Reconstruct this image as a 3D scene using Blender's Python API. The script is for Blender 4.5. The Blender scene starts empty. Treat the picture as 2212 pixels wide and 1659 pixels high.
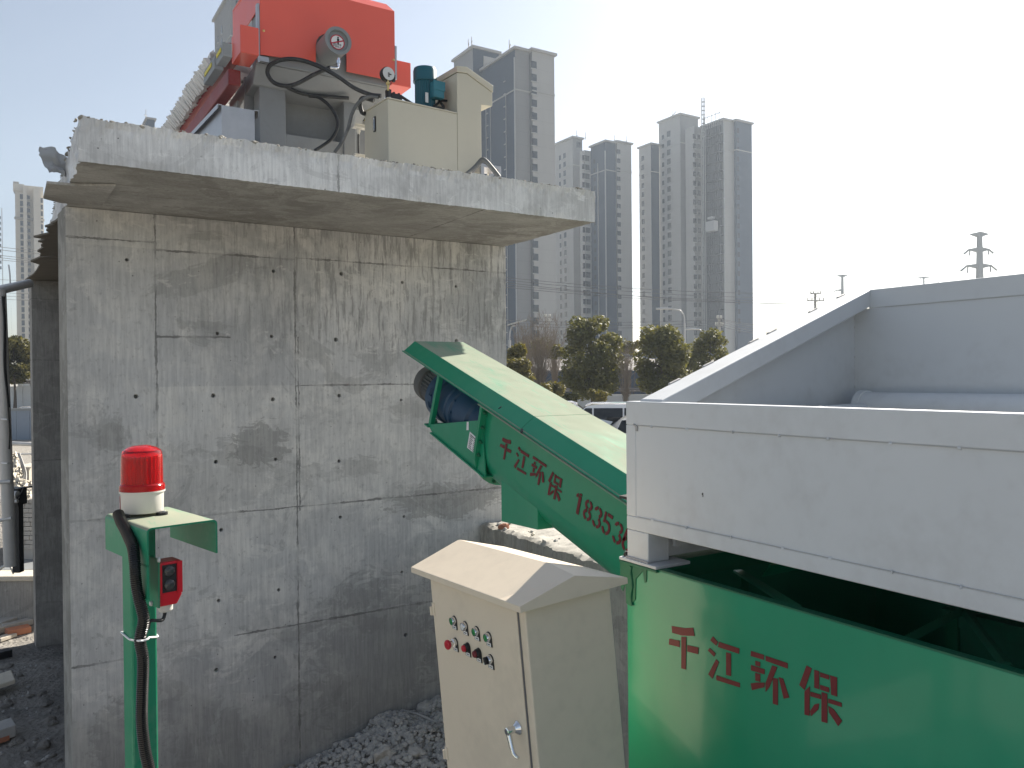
import bpy, bmesh, math, random
from mathutils import Vector, Matrix, noise as NZ
R = math.radians
sin, cos, pi = math.sin, math.cos, math.pi
V = Vector
random.seed(11)
SC = bpy.context.scene
COL = SC.collection

# ------------------------------------------------------------------ camera and measuring rays (metres, camera height = 0)
FPX, CX, CY = 1740.0, 1106.0, 829.5
PSI, PITCH, ROLL = R(58), 14.5 / 1740, 0.009
f0 = V((cos(PSI), sin(PSI), 0)); r0 = V((sin(PSI), -cos(PSI), 0)); u0 = V((0, 0, 1))
fw = f0 * cos(PITCH) - u0 * sin(PITCH); up1 = u0 * cos(PITCH) + f0 * sin(PITCH)
rt = r0 * cos(ROLL) - up1 * sin(ROLL); up = up1 * cos(ROLL) + r0 * sin(ROLL)
def ray(px, py): return fw + rt * ((px - CX) / FPX) + up * ((CY - py) / FPX)
def X_(px, py, x): d = ray(px, py); return d * (x / d.x)
def Y_(px, py, y): d = ray(px, py); return d * (y / d.y)
def Z_(px, py, z): d = ray(px, py); return d * (z / d.z)
def D_(px, py, dep): return ray(px, py) * dep
def P_(px, py, p0, n): d = ray(px, py); return d * (V(p0).dot(n) / d.dot(n))
def zz(x0, y0, s): return lambda x, y: ((x0 + x / s) / 1.79385, (y0 + y / s) / 1.79385)
zA = zz(500, 0, 1.4747); zB = zz(600, 0, 2.963); zC = zz(1200, 0, 2.37); zH = zz(400, 1680, 2.024); z3 = zz(0, 1300, .99)
z4 = zz(1500, 1200, 1.508); z5 = zz(1500, 2000, 1.7); z6 = zz(2300, 1000, 1.3261); z7 = zz(2300, 1900, 1.3261); z8 = zz(1700, 100, 1.106)
z8b = zz(1800, 1900, 3.16); zL = zz(0, 600, 4.147); zl2 = zz(0, 900, 2.0737); zl3 = zz(0, 1600, 2.0737); zD = zz(0, 2200, 2.1386)
zT = zz(1900, 1100, 2.212); zP = zz(2800, 800, 1.8938); zS = zz(2480, 400, 2.765); zG = zz(800, 2600, 2.212); zK = zz(0, 1500, 4.15)

cam = bpy.data.objects.new('camera', bpy.data.cameras.new('camera')); COL.objects.link(cam)
m = Matrix((rt, up, -fw)).transposed().to_4x4(); cam.matrix_world = m
cam.data.sensor_width = 36; cam.data.lens = FPX / 2212 * 36
cam.data.clip_start = .05; cam.data.clip_end = 6000
SC.camera = cam

# ------------------------------------------------------------------ materials
class Mat:
    def __init__(s, name):
        s.m = bpy.data.materials.new(name); s.m.use_nodes = True
        s.t = s.m.node_tree; s.n = s.t.nodes; s.l = s.t.links
        s.b = s.n['Principled BSDF']; s.o = s.n['Material Output']
    def new(s, t, **k):
        x = s.n.new(t)
        for a, b in k.items(): setattr(x, a, b)
        return x
    def put(s, sock, v):
        if hasattr(v, 'links'): s.l.new(v, sock)
        elif isinstance(v, tuple) and len(v) == 3 and sock.type == 'RGBA': sock.default_value = (*v, 1)
        else: sock.default_value = v
    def math(s, op, a, b=0., c=None, clamp=False):
        x = s.new('ShaderNodeMath', operation=op, use_clamp=clamp); s.put(x.inputs[0], a); s.put(x.inputs[1], b)
        if c is not None: s.put(x.inputs[2], c)
        return x.outputs[0]
    def pos(s):
        if not hasattr(s, '_p'): s._p = s.new('ShaderNodeNewGeometry')
        return s._p.outputs['Position']
    def geo(s, k): s.pos(); return s._p.outputs[k]
    def obj(s):
        if not hasattr(s, '_o'): s._o = s.new('ShaderNodeTexCoord')
        return s._o.outputs['Object']
    def xyz(s, v):
        x = s.new('ShaderNodeSeparateXYZ'); s.put(x.inputs[0], v); return x.outputs
    def scale(s, v, sx, sy, sz):
        x = s.new('ShaderNodeVectorMath', operation='MULTIPLY'); s.put(x.inputs[0], v); x.inputs[1].default_value = (sx, sy, sz); return x.outputs[0]
    def noise(s, v, sc, det=4, ro=.55, dist=0.):
        x = s.new('ShaderNodeTexNoise'); s.put(x.inputs['Vector'], v); x.inputs['Scale'].default_value = sc
        x.inputs['Detail'].default_value = det; x.inputs['Roughness'].default_value = ro; x.inputs['Distortion'].default_value = dist
        return x.outputs['Fac']
    def voro(s, v, sc, feat='F1', out='Distance'):
        x = s.new('ShaderNodeTexVoronoi', feature=feat); s.put(x.inputs['Vector'], v); x.inputs['Scale'].default_value = sc; return x.outputs[out]
    def step(s, v, a, b, lo=0., hi=1.):
        x = s.new('ShaderNodeMapRange', interpolation_type='SMOOTHSTEP'); s.put(x.inputs[0], v)
        for i, q in enumerate((a, b, lo, hi)): s.put(x.inputs[i + 1], q)
        return x.outputs[0]
    def mix(s, f, a, b, mode='MIX'):
        x = s.new('ShaderNodeMix', data_type='RGBA', blend_type=mode); s.put(x.inputs[0], f); s.put(x.inputs[6], a); s.put(x.inputs[7], b); return x.outputs[2]
    def bump(s, h, st, dist=.01):
        x = s.new('ShaderNodeBump'); s.put(x.inputs['Height'], h); x.inputs['Strength'].default_value = st; x.inputs['Distance'].default_value = dist; return x.outputs[0]
    def fin(s, col, rough=.5, metal=0., nrm=None, **k):
        s.put(s.b.inputs['Base Color'], col); s.put(s.b.inputs['Roughness'], rough); s.put(s.b.inputs['Metallic'], metal)
        if nrm is not None: s.put(s.b.inputs['Normal'], nrm)
        for a, b in k.items(): s.put(s.b.inputs[a.replace('_', ' ')], b)
        return s.m

def mul(c, k): return tuple(min(1, x * k) for x in c)
def paint(name, c, rough=.4, var=.12, sc=5, bmp=.15, metal=0., dirt=.0, dirtc=(.25, .22, .18), rv=.12, **k):
    M = Mat(name); p = M.obj()
    n = M.noise(p, sc, 5, .6); n2 = M.noise(p, sc * 9, 3, .5)
    col = M.mix(n, mul(c, 1 - var), mul(c, 1 + var))
    if dirt:
        d = M.step(M.math('ADD', M.math('MULTIPLY', n2, .35), M.noise(p, sc * .7, 6, .7)), .62, .9, 0., dirt)
        col = M.mix(d, col, dirtc)
    r = M.math('ADD', M.math('MULTIPLY', M.math('SUBTRACT', n, .5), rv), rough)
    return M.fin(col, r, metal, M.bump(M.math('ADD', M.noise(p, sc * .5, 2), M.math('MULTIPLY', n2, .1)), bmp, .01), **k)

def concrete(name, base=(.585, .585, .578), dark=(.235, .232, .222), light=(.70, .685, .65), vj=(), hj=(), patch=.32, panel=True, damp_shade=False, wood=0., streak=.35, sz=None, blobs=()):
    M = Mat(name); p = M.pos(); x, y, z = M.xyz(p)
    big = M.noise(p, .75, 6, .6, .3)
    col = M.mix(M.step(big, .3, .7), dark if not panel else mul(base, .74), base)
    cloud = M.noise(p, 3.2, 7, .65, .4)
    col = M.mix(M.step(cloud, .44, .62, 0, .55), col, light)
    if panel:
        cell = M.new('ShaderNodeCombineXYZ')
        M.put(cell.inputs[0], M.math('FLOOR', M.math('DIVIDE', M.math('SUBTRACT', x, 1.08), 1.19)))
        M.put(cell.inputs[1], M.math('FLOOR', M.math('DIVIDE', M.math('ADD', z, 1.24), 1.185)))
        w = M.new('ShaderNodeTexWhiteNoise', noise_dimensions='2D'); M.l.new(cell.outputs[0], w.inputs['Vector'])
        col = M.mix(1., col, M.mix(w.outputs['Value'], (.9, .9, .91), (1.08, 1.07, 1.05)), 'MULTIPLY')
    # vertical run marks
    st = M.noise(M.scale(p, 24, 24, 2.6), 1., 6, .7)
    stm = M.math('MULTIPLY', M.step(st, .50, .58), M.step(M.noise(p, 1.1, 3, .5), .42, .6) if sz is None else M.math('MULTIPLY', M.step(M.math('ADD', z, M.math('MULTIPLY', M.noise(p, 1.3, 4), .9)), sz[0], sz[0] + .35), M.step(M.math('ADD', x, M.noise(p, 1.1, 3)), 1.2, 3.4, .12, 1.)))
    col = M.mix(M.math('MULTIPLY', stm, streak), col, mul(dark, .95))
    # damp, ragged patches
    pt = M.noise(M.scale(p, 1., 1., 1.5), 1.05, 9, .66, .9)
    pm = M.step(pt, .565, .585)
    col = M.mix(M.math('MULTIPLY', pm, patch), col, mul(dark, 1.02))
    lp = M.step(M.noise(M.scale(p, 1.2, 1.2, 2.3), 1.5, 9, .7, 1.2), .60, .625)
    col = M.mix(M.math('MULTIPLY', lp, .5), col, light)
    if blobs:
        bn = M.math('MULTIPLY', M.math('SUBTRACT', M.noise(M.scale(p, 1, 1, 1.7), 5.5, 10, .72, 1.2), .5), 3.2)
        for x0_, y0_, x1_, y1_, k_, c_ in blobs:
            a_, b_ = Y_(x0_, y0_, 7.5), Y_(x1_, y1_, 7.5)
            u_ = M.math('DIVIDE', M.math('SUBTRACT', x, (a_.x + b_.x) / 2), abs(b_.x - a_.x) / 2); v_ = M.math('DIVIDE', M.math('SUBTRACT', z, (a_.z + b_.z) / 2), abs(b_.z - a_.z) / 2)
            d_ = M.math('ADD', M.math('SQRT', M.math('ADD', M.math('MULTIPLY', u_, u_), M.math('MULTIPLY', v_, v_))), bn)
            col = M.mix(M.step(d_, .80, .95, k_ * .78, 0.), col, c_)
    if damp_shade:
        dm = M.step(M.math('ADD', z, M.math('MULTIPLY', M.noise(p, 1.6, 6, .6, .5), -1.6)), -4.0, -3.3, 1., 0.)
        dm2 = M.math('MULTIPLY', M.step(M.math('ADD', x, M.math('MULTIPLY', M.noise(p, 1.1, 6, .6), 1.6)), 2.3, 4.4), M.step(z, -1.4, -2.6))  # lower right: damp, with shade painted into the same darkening
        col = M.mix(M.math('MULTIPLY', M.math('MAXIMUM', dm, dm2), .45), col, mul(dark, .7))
    fine = M.noise(M.scale(p, 1, 1, .6), 26, 5, .75)
    grain = M.noise(M.scale(p, 55, 55, 3.5), 1., 5, .65)
    col = M.mix(1., col, M.mix(M.step(grain, .3, .7), (.86, .86, .865), (1.08, 1.08, 1.075)), 'MULTIPLY')
    col = M.mix(M.step(fine, .54, .66, 0., .36), col, mul(dark, .9))
    pit = M.voro(p, 15); pitm = M.math('MULTIPLY', M.step(pit, .04, .10, 1., 0.), M.step(M.noise(p, 4, 3), .53, .6))
    col = M.mix(M.math('MULTIPLY', pitm, .75), col, (.045, .045, .045))
    h = M.math('SUBTRACT', M.math('MULTIPLY', cloud, .5), M.math('MULTIPLY', pitm, .6))
    h = M.math('ADD', h, M.math('MULTIPLY', fine, .25))
    wob = M.math('MULTIPLY', M.math('SUBTRACT', M.noise(p, 5, 4), .5), .02)
    thick = M.step(M.noise(p, 9, 4, .75), .35, .75, .003, .017)
    def line(c, at, rng_c, lo, hi):
        d = M.math('ABSOLUTE', M.math('SUBTRACT', M.math('ADD', c, wob), at))
        a = M.math('LESS_THAN', d, thick)
        return M.math('MULTIPLY', a, M.math('MULTIPLY', M.math('GREATER_THAN', rng_c, lo), M.math('LESS_THAN', rng_c, hi)))
    acc = None
    for at, lo, hi in vj:
        q = line(x, at, z, lo, hi); acc = q if acc is None else M.math('MAXIMUM', acc, q)
    for at, lo, hi in hj:
        q = line(z, at, x, lo, hi); acc = q if acc is None else M.math('MAXIMUM', acc, q)
    if acc is not None:
        brk = M.step(M.noise(p, 3.1, 5, .6), .4, .58, .2, .75)
        col = M.mix(M.math('MULTIPLY', acc, brk), col, mul(dark, .5))
        h = M.math('SUBTRACT', h, M.math('MULTIPLY', acc, .3))
    if wood:
        wg = M.noise(M.scale(p, 3.2, 45, 5), 1., 5, .6)
        col = M.mix(M.step(wg, .5, .72, 0, wood), col, (.16, .135, .10))
    return M.fin(col, M.step(fine, .2, .8, .78, .95), 0., M.bump(h, .55, .012))

VJ = [(1.08, -2.0, 1.43), (2.29, -4, 1.43), (2.315, -1.24, .4)]
HJ = [(1.185, 0, 1.08), (1.125, 1.08, 2.29), (1.14, 2.29, 4.7), (-.06, 2.29, 4.7), (.38, 1.08, 1.7), (-1.15, 0, 1.08), (-1.2, 1.08, 4.7), (-2.31, 1.7, 4.7), (-2.35, .3, 1.0)]
m_wall = concrete('wall_concrete', vj=VJ, hj=HJ, damp_shade=True, streak=.6, sz=(.62,), blobs=[
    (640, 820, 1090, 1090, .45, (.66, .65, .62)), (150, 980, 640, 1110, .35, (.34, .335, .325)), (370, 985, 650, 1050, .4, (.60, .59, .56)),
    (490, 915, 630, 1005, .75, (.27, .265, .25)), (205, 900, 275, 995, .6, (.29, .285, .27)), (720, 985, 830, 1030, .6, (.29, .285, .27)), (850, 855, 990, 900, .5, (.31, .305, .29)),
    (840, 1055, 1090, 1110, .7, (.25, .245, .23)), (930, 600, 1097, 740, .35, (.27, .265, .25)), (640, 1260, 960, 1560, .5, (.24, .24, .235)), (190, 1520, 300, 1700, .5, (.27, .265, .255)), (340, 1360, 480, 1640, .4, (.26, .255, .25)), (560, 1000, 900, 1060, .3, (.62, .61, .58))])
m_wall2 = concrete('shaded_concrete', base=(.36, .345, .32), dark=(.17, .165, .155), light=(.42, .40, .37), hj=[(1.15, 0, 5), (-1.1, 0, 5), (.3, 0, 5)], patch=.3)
m_slab = concrete('slab_concrete', base=(.80, .805, .805), dark=(.46, .46, .458), light=(.88, .88, .875), vj=[(2.16, 0, 3)], patch=.35, panel=False, streak=.22)
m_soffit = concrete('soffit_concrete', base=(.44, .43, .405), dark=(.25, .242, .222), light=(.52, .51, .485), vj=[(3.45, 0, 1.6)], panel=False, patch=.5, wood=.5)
m_rough = concrete('rough_concrete', base=(.40, .38, .335), dark=(.22, .21, .185), light=(.5, .475, .425), panel=False, patch=.3)
m_floor = concrete('platform_concrete', base=(.52, .48, .42), dark=(.36, .335, .29), light=(.60, .565, .50), panel=False, patch=.3)

def ground_mat():
    M = Mat('ground_earth'); p = M.pos()
    a = M.noise(p, .9, 8, .65, .4); b = M.noise(p, 9, 6, .7, .3); c = M.voro(p, 17)
    col = M.mix(M.step(a, .35, .65), (.16, .149, .134), (.30, .28, .25))
    col = M.mix(M.step(b, .48, .75, 0, .6), col, (.34, .32, .295))
    far = M.step(M.math('MAXIMUM', M.xyz(p)[0], M.xyz(p)[1]), 17, 24)
    col = M.mix(far, col, M.mix(a, (.26, .24, .205), (.36, .335, .295)))
    h = M.math('ADD', M.math('MULTIPLY', b, 1.), M.math('MULTIPLY', c, .5))
    return M.fin(col, .95, 0, M.bump(h, .9, .05))
m_ground = ground_mat()
def stone_mat(name, c1, c2):
    M = Mat(name); p = M.obj(); ri = M.geo('Random Per Island')
    col = M.mix(M.noise(p, 9, 6, .7), c1, c2)
    col = M.mix(1., col, M.mix(ri, (.75, .76, .78), (1.15, 1.13, 1.1)), 'MULTIPLY')
    return M.fin(col, .93, 0, M.bump(M.noise(p, 30, 6, .7), .7, .01))
m_stone = stone_mat('stone', (.29, .285, .275), (.52, .51, .49))
m_stone_w = stone_mat('tan_stone', (.20, .18, .15), (.34, .31, .26))
m_brick = stone_mat('brick_red', (.36, .13, .07), (.55, .25, .15))
m_brick_g = stone_mat('brick_grey', (.36, .33, .28), (.58, .53, .45))
m_rub = stone_mat('rubble_pale', (.45, .40, .32), (.75, .70, .60))

def green_mat(name, dust=0., rough=.24):
    M = Mat(name); p = M.obj(); w = M.pos()
    n = M.noise(p, 2.2, 4, .6); n2 = M.noise(p, 55, 3)
    col = M.mix(n, (.008, .245, .122), (.014, .31, .165))
    r = M.math('ADD', M.math('MULTIPLY', n, .14), rough)
    if dust:
        d = M.step(M.noise(M.scale(p, 1.4, .8, 1), 2.4, 7, .62, .5), .30, .55, .5, dust)
        d = M.math('MULTIPLY', d, M.step(M.noise(M.scale(p, 9, 1.2, 1), 3., 5, .7), .32, .44, .55, 1.))
        col = M.mix(d, col, (.28, .295, .215)); r = M.math('ADD', M.math('MULTIPLY', d, .35), r)
    sc = M.step(M.noise(M.scale(p, 1, 1.6, 14), 3., 3, .5), .70, .73, 0., .35)
    col = M.mix(sc, col, (.03, .22, .13))
    h = M.math('ADD', M.noise(p, 2.6, 2), M.math('MULTIPLY', n2, .012))
    return M.fin(col, r, 0, M.bump(h, .32, .05), Coat_Weight=0. if dust else .3, Coat_Roughness=.08)
m_green = green_mat('green_paint')
m_green_d = green_mat('dusty_green_paint', .9, .5)
m_green_m = paint('matt_green_paint', (.006, .125, .06), .5, .15, 4, .2, dirt=.15, dirtc=(.1, .2, .14))
m_green_top = green_mat('dusty_glare_green', 1., .5)  # for upward bracket faces: dust plus sun glare painted into the colour
m_deck_dark = paint('deck_dark', (.03, .03, .03), .8, .3, 4, .2)  # near-black colour stands in for the deep shade under the hopper
m_green_post = paint('post_green', (.014, .23, .12), .42, .14, 6, .2, dirt=.35, dirtc=(.14, .28, .2))
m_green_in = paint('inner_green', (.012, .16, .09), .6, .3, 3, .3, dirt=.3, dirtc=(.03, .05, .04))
m_grey = paint('hopper_grey', (.585, .605, .62), .58, .05, 2.2, .3, dirt=.2, dirtc=(.3, .28, .26))
m_weld = paint('weld_grey', (.42, .405, .385), .6, .2, 30, .6)
m_seam = paint('seam_shadow', (.42, .42, .415), .7, .1, 8)
m_cream = paint('cabinet_cream', (.72, .625, .495), .45, .035, 3, .12, dirt=.14)
m_cream2 = paint('station_cream', (.53, .50, .405), .38, .04, 3, .1, dirt=.08)
m_red = paint('press_red', (.78, .125, .085), .34, .05, 3, .1)
m_dred = paint('rail_red', (.26, .035, .035), .5, .15, 3, .2, dirt=.3, dirtc=(.30, .16, .15))
m_pgrey = paint('press_grey', (.25, .26, .265), .5, .12, 3, .2, dirt=.25, dirtc=(.16, .15, .14))
m_cyl = paint('cylinder_grey', (.23, .245, .25), .4, .06, 4, .1)
m_galv = paint('galvanised', (.46, .45, .45), .34, .22, 7, .1, metal=.75)
m_chrome = paint('chrome', (.75, .76, .78), .16, .05, 9, .02, metal=1.)
m_brass = paint('brass', (.7, .5, .2), .3, .1, 9, .05, metal=1.)
m_steel = paint('steel_pipe', (.6, .59, .57), .4, .15, 9, .1, metal=.15)
m_black = paint('black_rubber', (.018, .018, .02), .5, .2, 12, .1)
m_conduit = paint('conduit_black', (.012, .012, .013), .3, .2, 12, .05)
m_hose = paint('hose_black', (.02, .021, .022), .45, .3, 12, .1, dirt=.25, dirtc=(.2, .2, .19))
m_ghose = paint('hose_grey', (.11, .115, .115), .6, .3, 12, .1, dirt=.4, dirtc=(.3, .3, .29))
m_plate = paint('plate_white', (.78, .78, .76), .55, .06, 3, .1, dirt=.15, dirtc=(.5, .5, .48))
m_white = paint('white_plastic', (.62, .60, .55), .4, .04, 6, .03)
m_offw = paint('sticker_white', (.8, .8, .8), .5, .05, 8, .0)
m_teal = paint('motor_teal', (.012, .10, .135), .4, .12, 6, .15)
m_teal2 = paint('terminal_teal', (.03, .17, .22), .42, .08, 6, .1)
m_blue = paint('gearbox_blue', (.018, .062, .125), .42, .2, 6, .2)
m_motor = paint('motor_grey', (.11, .112, .11), .5, .25, 6, .2)
m_letter = paint('red_lettering', (.16, .014, .018), .55, .25, 14, .05)
m_ringred = paint('sign_red', (.5, .02, .05), .5, .05, 9, .0)
m_ink = paint('ink_black', (.02, .02, .022), .6, .1, 9, .0)
m_inkg = paint('ink_grey', (.16, .16, .17), .6, .1, 9, .0)
m_yellow = paint('warn_yellow', (.68, .56, .03), .5, .05, 9, .0)
m_btn_g = paint('button_green', (.01, .22, .05), .35, .05, 20, .0)
m_btn_w = paint('button_white', (.7, .7, .68), .35, .05, 20, .0)
m_btn_r = paint('button_red', (.5, .012, .03), .35, .05, 20, .0)
m_btn_d = paint('button_dark_red', (.16, .012, .02), .35, .05, 20, .0)
m_sensor = paint('sensor_red', (.62, .01, .025), .35, .05, 12, .03)
m_ply = paint('plywood_dark', (.13, .115, .09), .85, .4, 6, .4)
m_wood = paint('pale_board', (.55, .48, .34), .8, .25, 6, .4)
def glassy(name, c, tr, rough=.06, ior=1.46):
    M = Mat(name); n = M.noise(M.scale(M.obj(), 1, 1, .05), 60, 2)
    return M.fin(M.mix(n, c, mul(c, .9)), rough, 0, None, Transmission_Weight=tr, IOR=ior)
m_dome = glassy('red_lens', (.80, .022, .03), .85, .08)
m_domein = paint('red_inner', (.6, .03, .02), .25, .1, 20, .05)
m_lens = glassy('clear_lens', (.12, .12, .12), .5, .03)
m_dial = glassy('dial_face', (.62, .63, .63), 0., .2)
m_film = glassy('plastic_film', (.34, .34, .33), .15, .6)
# background
def wallmat(name, c, var=.1, sc=.35):
    M = Mat(name); p = M.pos(); z = M.xyz(p)[2]
    n = M.noise(M.scale(p, 1, 1, .25), sc, 6, .6)
    band = M.math('LESS_THAN', M.math('FRACT', M.math('DIVIDE', z, 2.9)), .035)
    col = M.mix(n, mul(c, 1 - var), mul(c, 1 + var)); col = M.mix(M.math('MULTIPLY', band, .25), col, mul(c, .6))
    return M.fin(col, .9, 0, None)
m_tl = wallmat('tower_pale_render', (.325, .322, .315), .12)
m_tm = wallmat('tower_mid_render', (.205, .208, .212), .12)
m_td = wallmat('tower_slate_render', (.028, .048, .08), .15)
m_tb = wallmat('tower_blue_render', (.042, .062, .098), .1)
m_beige = wallmat('tower_beige_render', (.52, .48, .41), .05)
m_beige_s = wallmat('tower_beige_dark', (.33, .31, .28), .05)
m_net = paint('scaffold_net', (.045, .05, .06), .9, .5, .6, .1)
m_glass = paint('window_glass', (.03, .036, .046), .2, .4, .4, .0)
m_frame = paint('window_surround', (.33, .335, .34), .7, .1, 2, .0)
m_tile = paint('grey_tile', (.24, .22, .21), .7, .25, 5, .3)
m_wwall = paint('white_render', (.62, .62, .61), .85, .12, .8, .2, dirt=.25, dirtc=(.35, .34, .32))
m_hoard = paint('hoarding_blue_grey', (.24, .28, .34), .5, .12, 1.5, .1)
m_pole = paint('pole_concrete', (.42, .41, .39), .85, .12, 2, .1)
m_lamp = paint('lamp_grey', (.5, .5, .5), .45, .1, 2, .05)
m_mono = paint('monopole_grey', (.30, .31, .31), .6, .1, 1, .05)
m_wire = paint('wire_grey', (.12, .12, .125), .6, .1, 1, .0)
m_car = paint('car_white', (.8, .8, .8), .2, .02, 3, .0, Coat_Weight=1., Coat_Roughness=.03)
m_carg = paint('car_glass', (.01, .012, .014), .05, .1, 3, .0)
m_tyre = paint('tyre_black', (.02, .02, .02), .8, .2, 9, .1)
m_bark = paint('bark', (.09, .07, .055), .9, .3, 6, .5)
m_twig = paint('twig', (.23, .19, .15), .9, .25, 3, .1)
def leafmat(name, a, b, c):
    M = Mat(name); ri = M.geo('Random Per Island'); p = M.pos()
    col = M.mix(ri, a, b); col = M.mix(M.step(M.noise(p, 1.1, 3), .45, .65, 0, .75), col, c)
    bs = M.fin(col, .62)
    tr = M.new('ShaderNodeBsdfTranslucent'); M.l.new(M.mix(1., col, (1.5, 1.4, .6), 'MULTIPLY'), tr.inputs[0])
    mx = M.new('ShaderNodeMixShader'); mx.inputs[0].default_value = .32
    M.l.new(M.b.outputs[0], mx.inputs[1]); M.l.new(tr.outputs[0], mx.inputs[2]); M.l.new(mx.outputs[0], M.o.inputs[0])
    return M.m
m_leaf = leafmat('leaf_dark', (.07, .078, .027), (.19, .185, .062), (.11, .108, .042))
m_leaf2 = leafmat('leaf_yellow', (.10, .10, .03), (.20, .17, .05), (.08, .08, .03))
m_leaf3 = leafmat('leaf_olive', (.09, .085, .025), (.17, .15, .05), (.05, .055, .02))

# ------------------------------------------------------------------ mesh builder
class MB:
    def __init__(s): s.b = bmesh.new()
    def _v(s, p): return s.b.verts.new(p)
    def face(s, pts):
        vs = [s._v(p) for p in pts]
        try: return s.b.faces.new(vs)
        except ValueError: return None
    def box(s, x0, x1, y0, y1, z0, z1):
        return s.hexa([(x0, y0, z0), (x1, y0, z0), (x1, y1, z0), (x0, y1, z0), (x0, y0, z1), (x1, y0, z1), (x1, y1, z1), (x0, y1, z1)])
    def hexa(s, p):
        v = [s._v(q) for q in p]
        for f in ((0, 3, 2, 1), (4, 5, 6, 7), (0, 1, 5, 4), (1, 2, 6, 5), (2, 3, 7, 6), (3, 0, 4, 7)): s.b.faces.new([v[i] for i in f])
        return s
    def obox(s, o, a, b, c):      # corner + three edge vectors
        o, a, b, c = V(o), V(a), V(b), V(c)
        return s.hexa([o, o + a, o + a + b, o + b, o + c, o + a + c, o + a + b + c, o + b + c])
    def prism(s, pts, vec):
        vec = V(vec); A = [s._v(p) for p in pts]; B = [s._v(V(p) + vec) for p in pts]; n = len(A)
        s.b.faces.new(A); s.b.faces.new(B[::-1])
        for i in range(n): s.b.faces.new((A[i], B[i], B[(i + 1) % n], A[(i + 1) % n]))
        return s
    def rings(s, rings, cap=True):
        prev = None; first = None
        for rg in rings:
            vs = [s._v(p) for p in rg]
            if prev:
                n = len(vs)
                for i in range(n): s.b.faces.new((prev[i], prev[(i + 1) % n], vs[(i + 1) % n], vs[i]))
            else: first = vs
            prev = vs
        if cap: s.b.faces.new(first[::-1]); s.b.faces.new(prev)
        return s
    def lathe(s, o, axis, prof, n=24, cap=True):
        o, axis = V(o), V(axis).normalized(); a = axis.orthogonal().normalized(); b = axis.cross(a)
        return s.rings([[o + axis * h + (a * cos(2 * pi * i / n) + b * sin(2 * pi * i / n)) * max(r, 1e-4) for i in range(n)] for r, h in prof], cap)
    def cyl(s, p, q, r, r2=None, n=16):
        p, q = V(p), V(q); return s.lathe(p, q - p, [(r, 0), (r if r2 is None else r2, (q - p).length)], n)
    def tube(s, pts, r, n=8, rf=None):
        pts = [V(p) for p in pts]; t = (pts[1] - pts[0]).normalized(); a = t.orthogonal().normalized(); rg = []
        for i, p in enumerate(pts):
            t = (pts[min(i + 1, len(pts) - 1)] - pts[max(i - 1, 0)]).normalized()
            a = (a - t * a.dot(t)).normalized(); b = t.cross(a); rr = rf(i / (len(pts) - 1)) if rf else r
            rg.append([p + (a * cos(2 * pi * k / n) + b * sin(2 * pi * k / n)) * rr for k in range(n)])
        return s.rings(rg)
    def grid(s, fn, nu, nv):
        vs = [[s._v(fn(i / nu, j / nv)) for j in range(nv + 1)] for i in range(nu + 1)]
        for i in range(nu):
            for j in range(nv): s.b.faces.new((vs[i][j], vs[i + 1][j], vs[i + 1][j + 1], vs[i][j + 1]))
        return s
    def rock(s, c, r, seed=0, sub=2, sq=(1, 1, .75), jag=.35):
        c = V(c); b2 = bmesh.new(); bmesh.ops.create_icosphere(b2, subdivisions=sub, radius=1)
        rnd = random.Random(seed); off = V((rnd.uniform(0, 50), rnd.uniform(0, 50), rnd.uniform(0, 50))); M3 = Matrix.Rotation(rnd.uniform(0, 6), 3, 'Z') @ Matrix.Rotation(rnd.uniform(-.5, .5), 3, 'X')
        mp = {}
        for v in b2.verts:
            p = v.co.copy(); k = 1 + jag * (NZ.noise(p * 1.1 + off) * 1.2 + NZ.noise(p * 2.7 + off) * .5)
            p = V((p.x * sq[0], p.y * sq[1], p.z * sq[2])) * k * r
            mp[v] = s._v(c + M3 @ p)
        for f in b2.faces: s.b.faces.new([mp[v] for v in f.verts])
        b2.free(); return s
    def build(s, name, mat, parent=None, bevel=0., smooth=None, seg=2, off=None):
        base = V((0, 0, 0))
        if parent is not None: base = parent.get('_base', None); base = V(base) if base is not None else V((0, 0, 0))
        if off is not None: base = V(off)
        bmesh.ops.recalc_face_normals(s.b, faces=s.b.faces)
        for v in s.b.verts: v.co -= base
        me = bpy.data.meshes.new(name); s.b.to_mesh(me); s.b.free(); me.materials.append(mat)
        if smooth is not None:
            me.polygons.foreach_set('use_smooth', [True] * len(me.polygons)); me.set_sharp_from_angle(angle=R(smooth))
        o = bpy.data.objects.new(name, me); COL.objects.link(o)
        if parent is not None: o.parent = parent; o['_base'] = tuple(base)
        elif off is not None: o.location = base; o['_base'] = tuple(base)
        if bevel:
            b = o.modifiers.new('bevel', 'BEVEL'); b.width = bevel; b.segments = seg; b.limit_method = 'ANGLE'; b.angle_limit = R(35)
        return o
def tag(o, label, cat, group=None, kind=None):
    if label: o['label'] = label
    if cat: o['category'] = cat
    if group: o['group'] = group
    if kind: o['kind'] = kind
    return o
def thing(name, loc, label, cat, group=None):
    o = bpy.data.objects.new(name, None); COL.objects.link(o); o.empty_display_size = .1
    o.location = V(loc); o['_base'] = tuple(V(loc)); return tag(o, label, cat, group)
def structure(mb, name, mat, **k):
    o = mb.build(name, mat, **k); o['kind'] = 'structure'; return o
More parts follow.
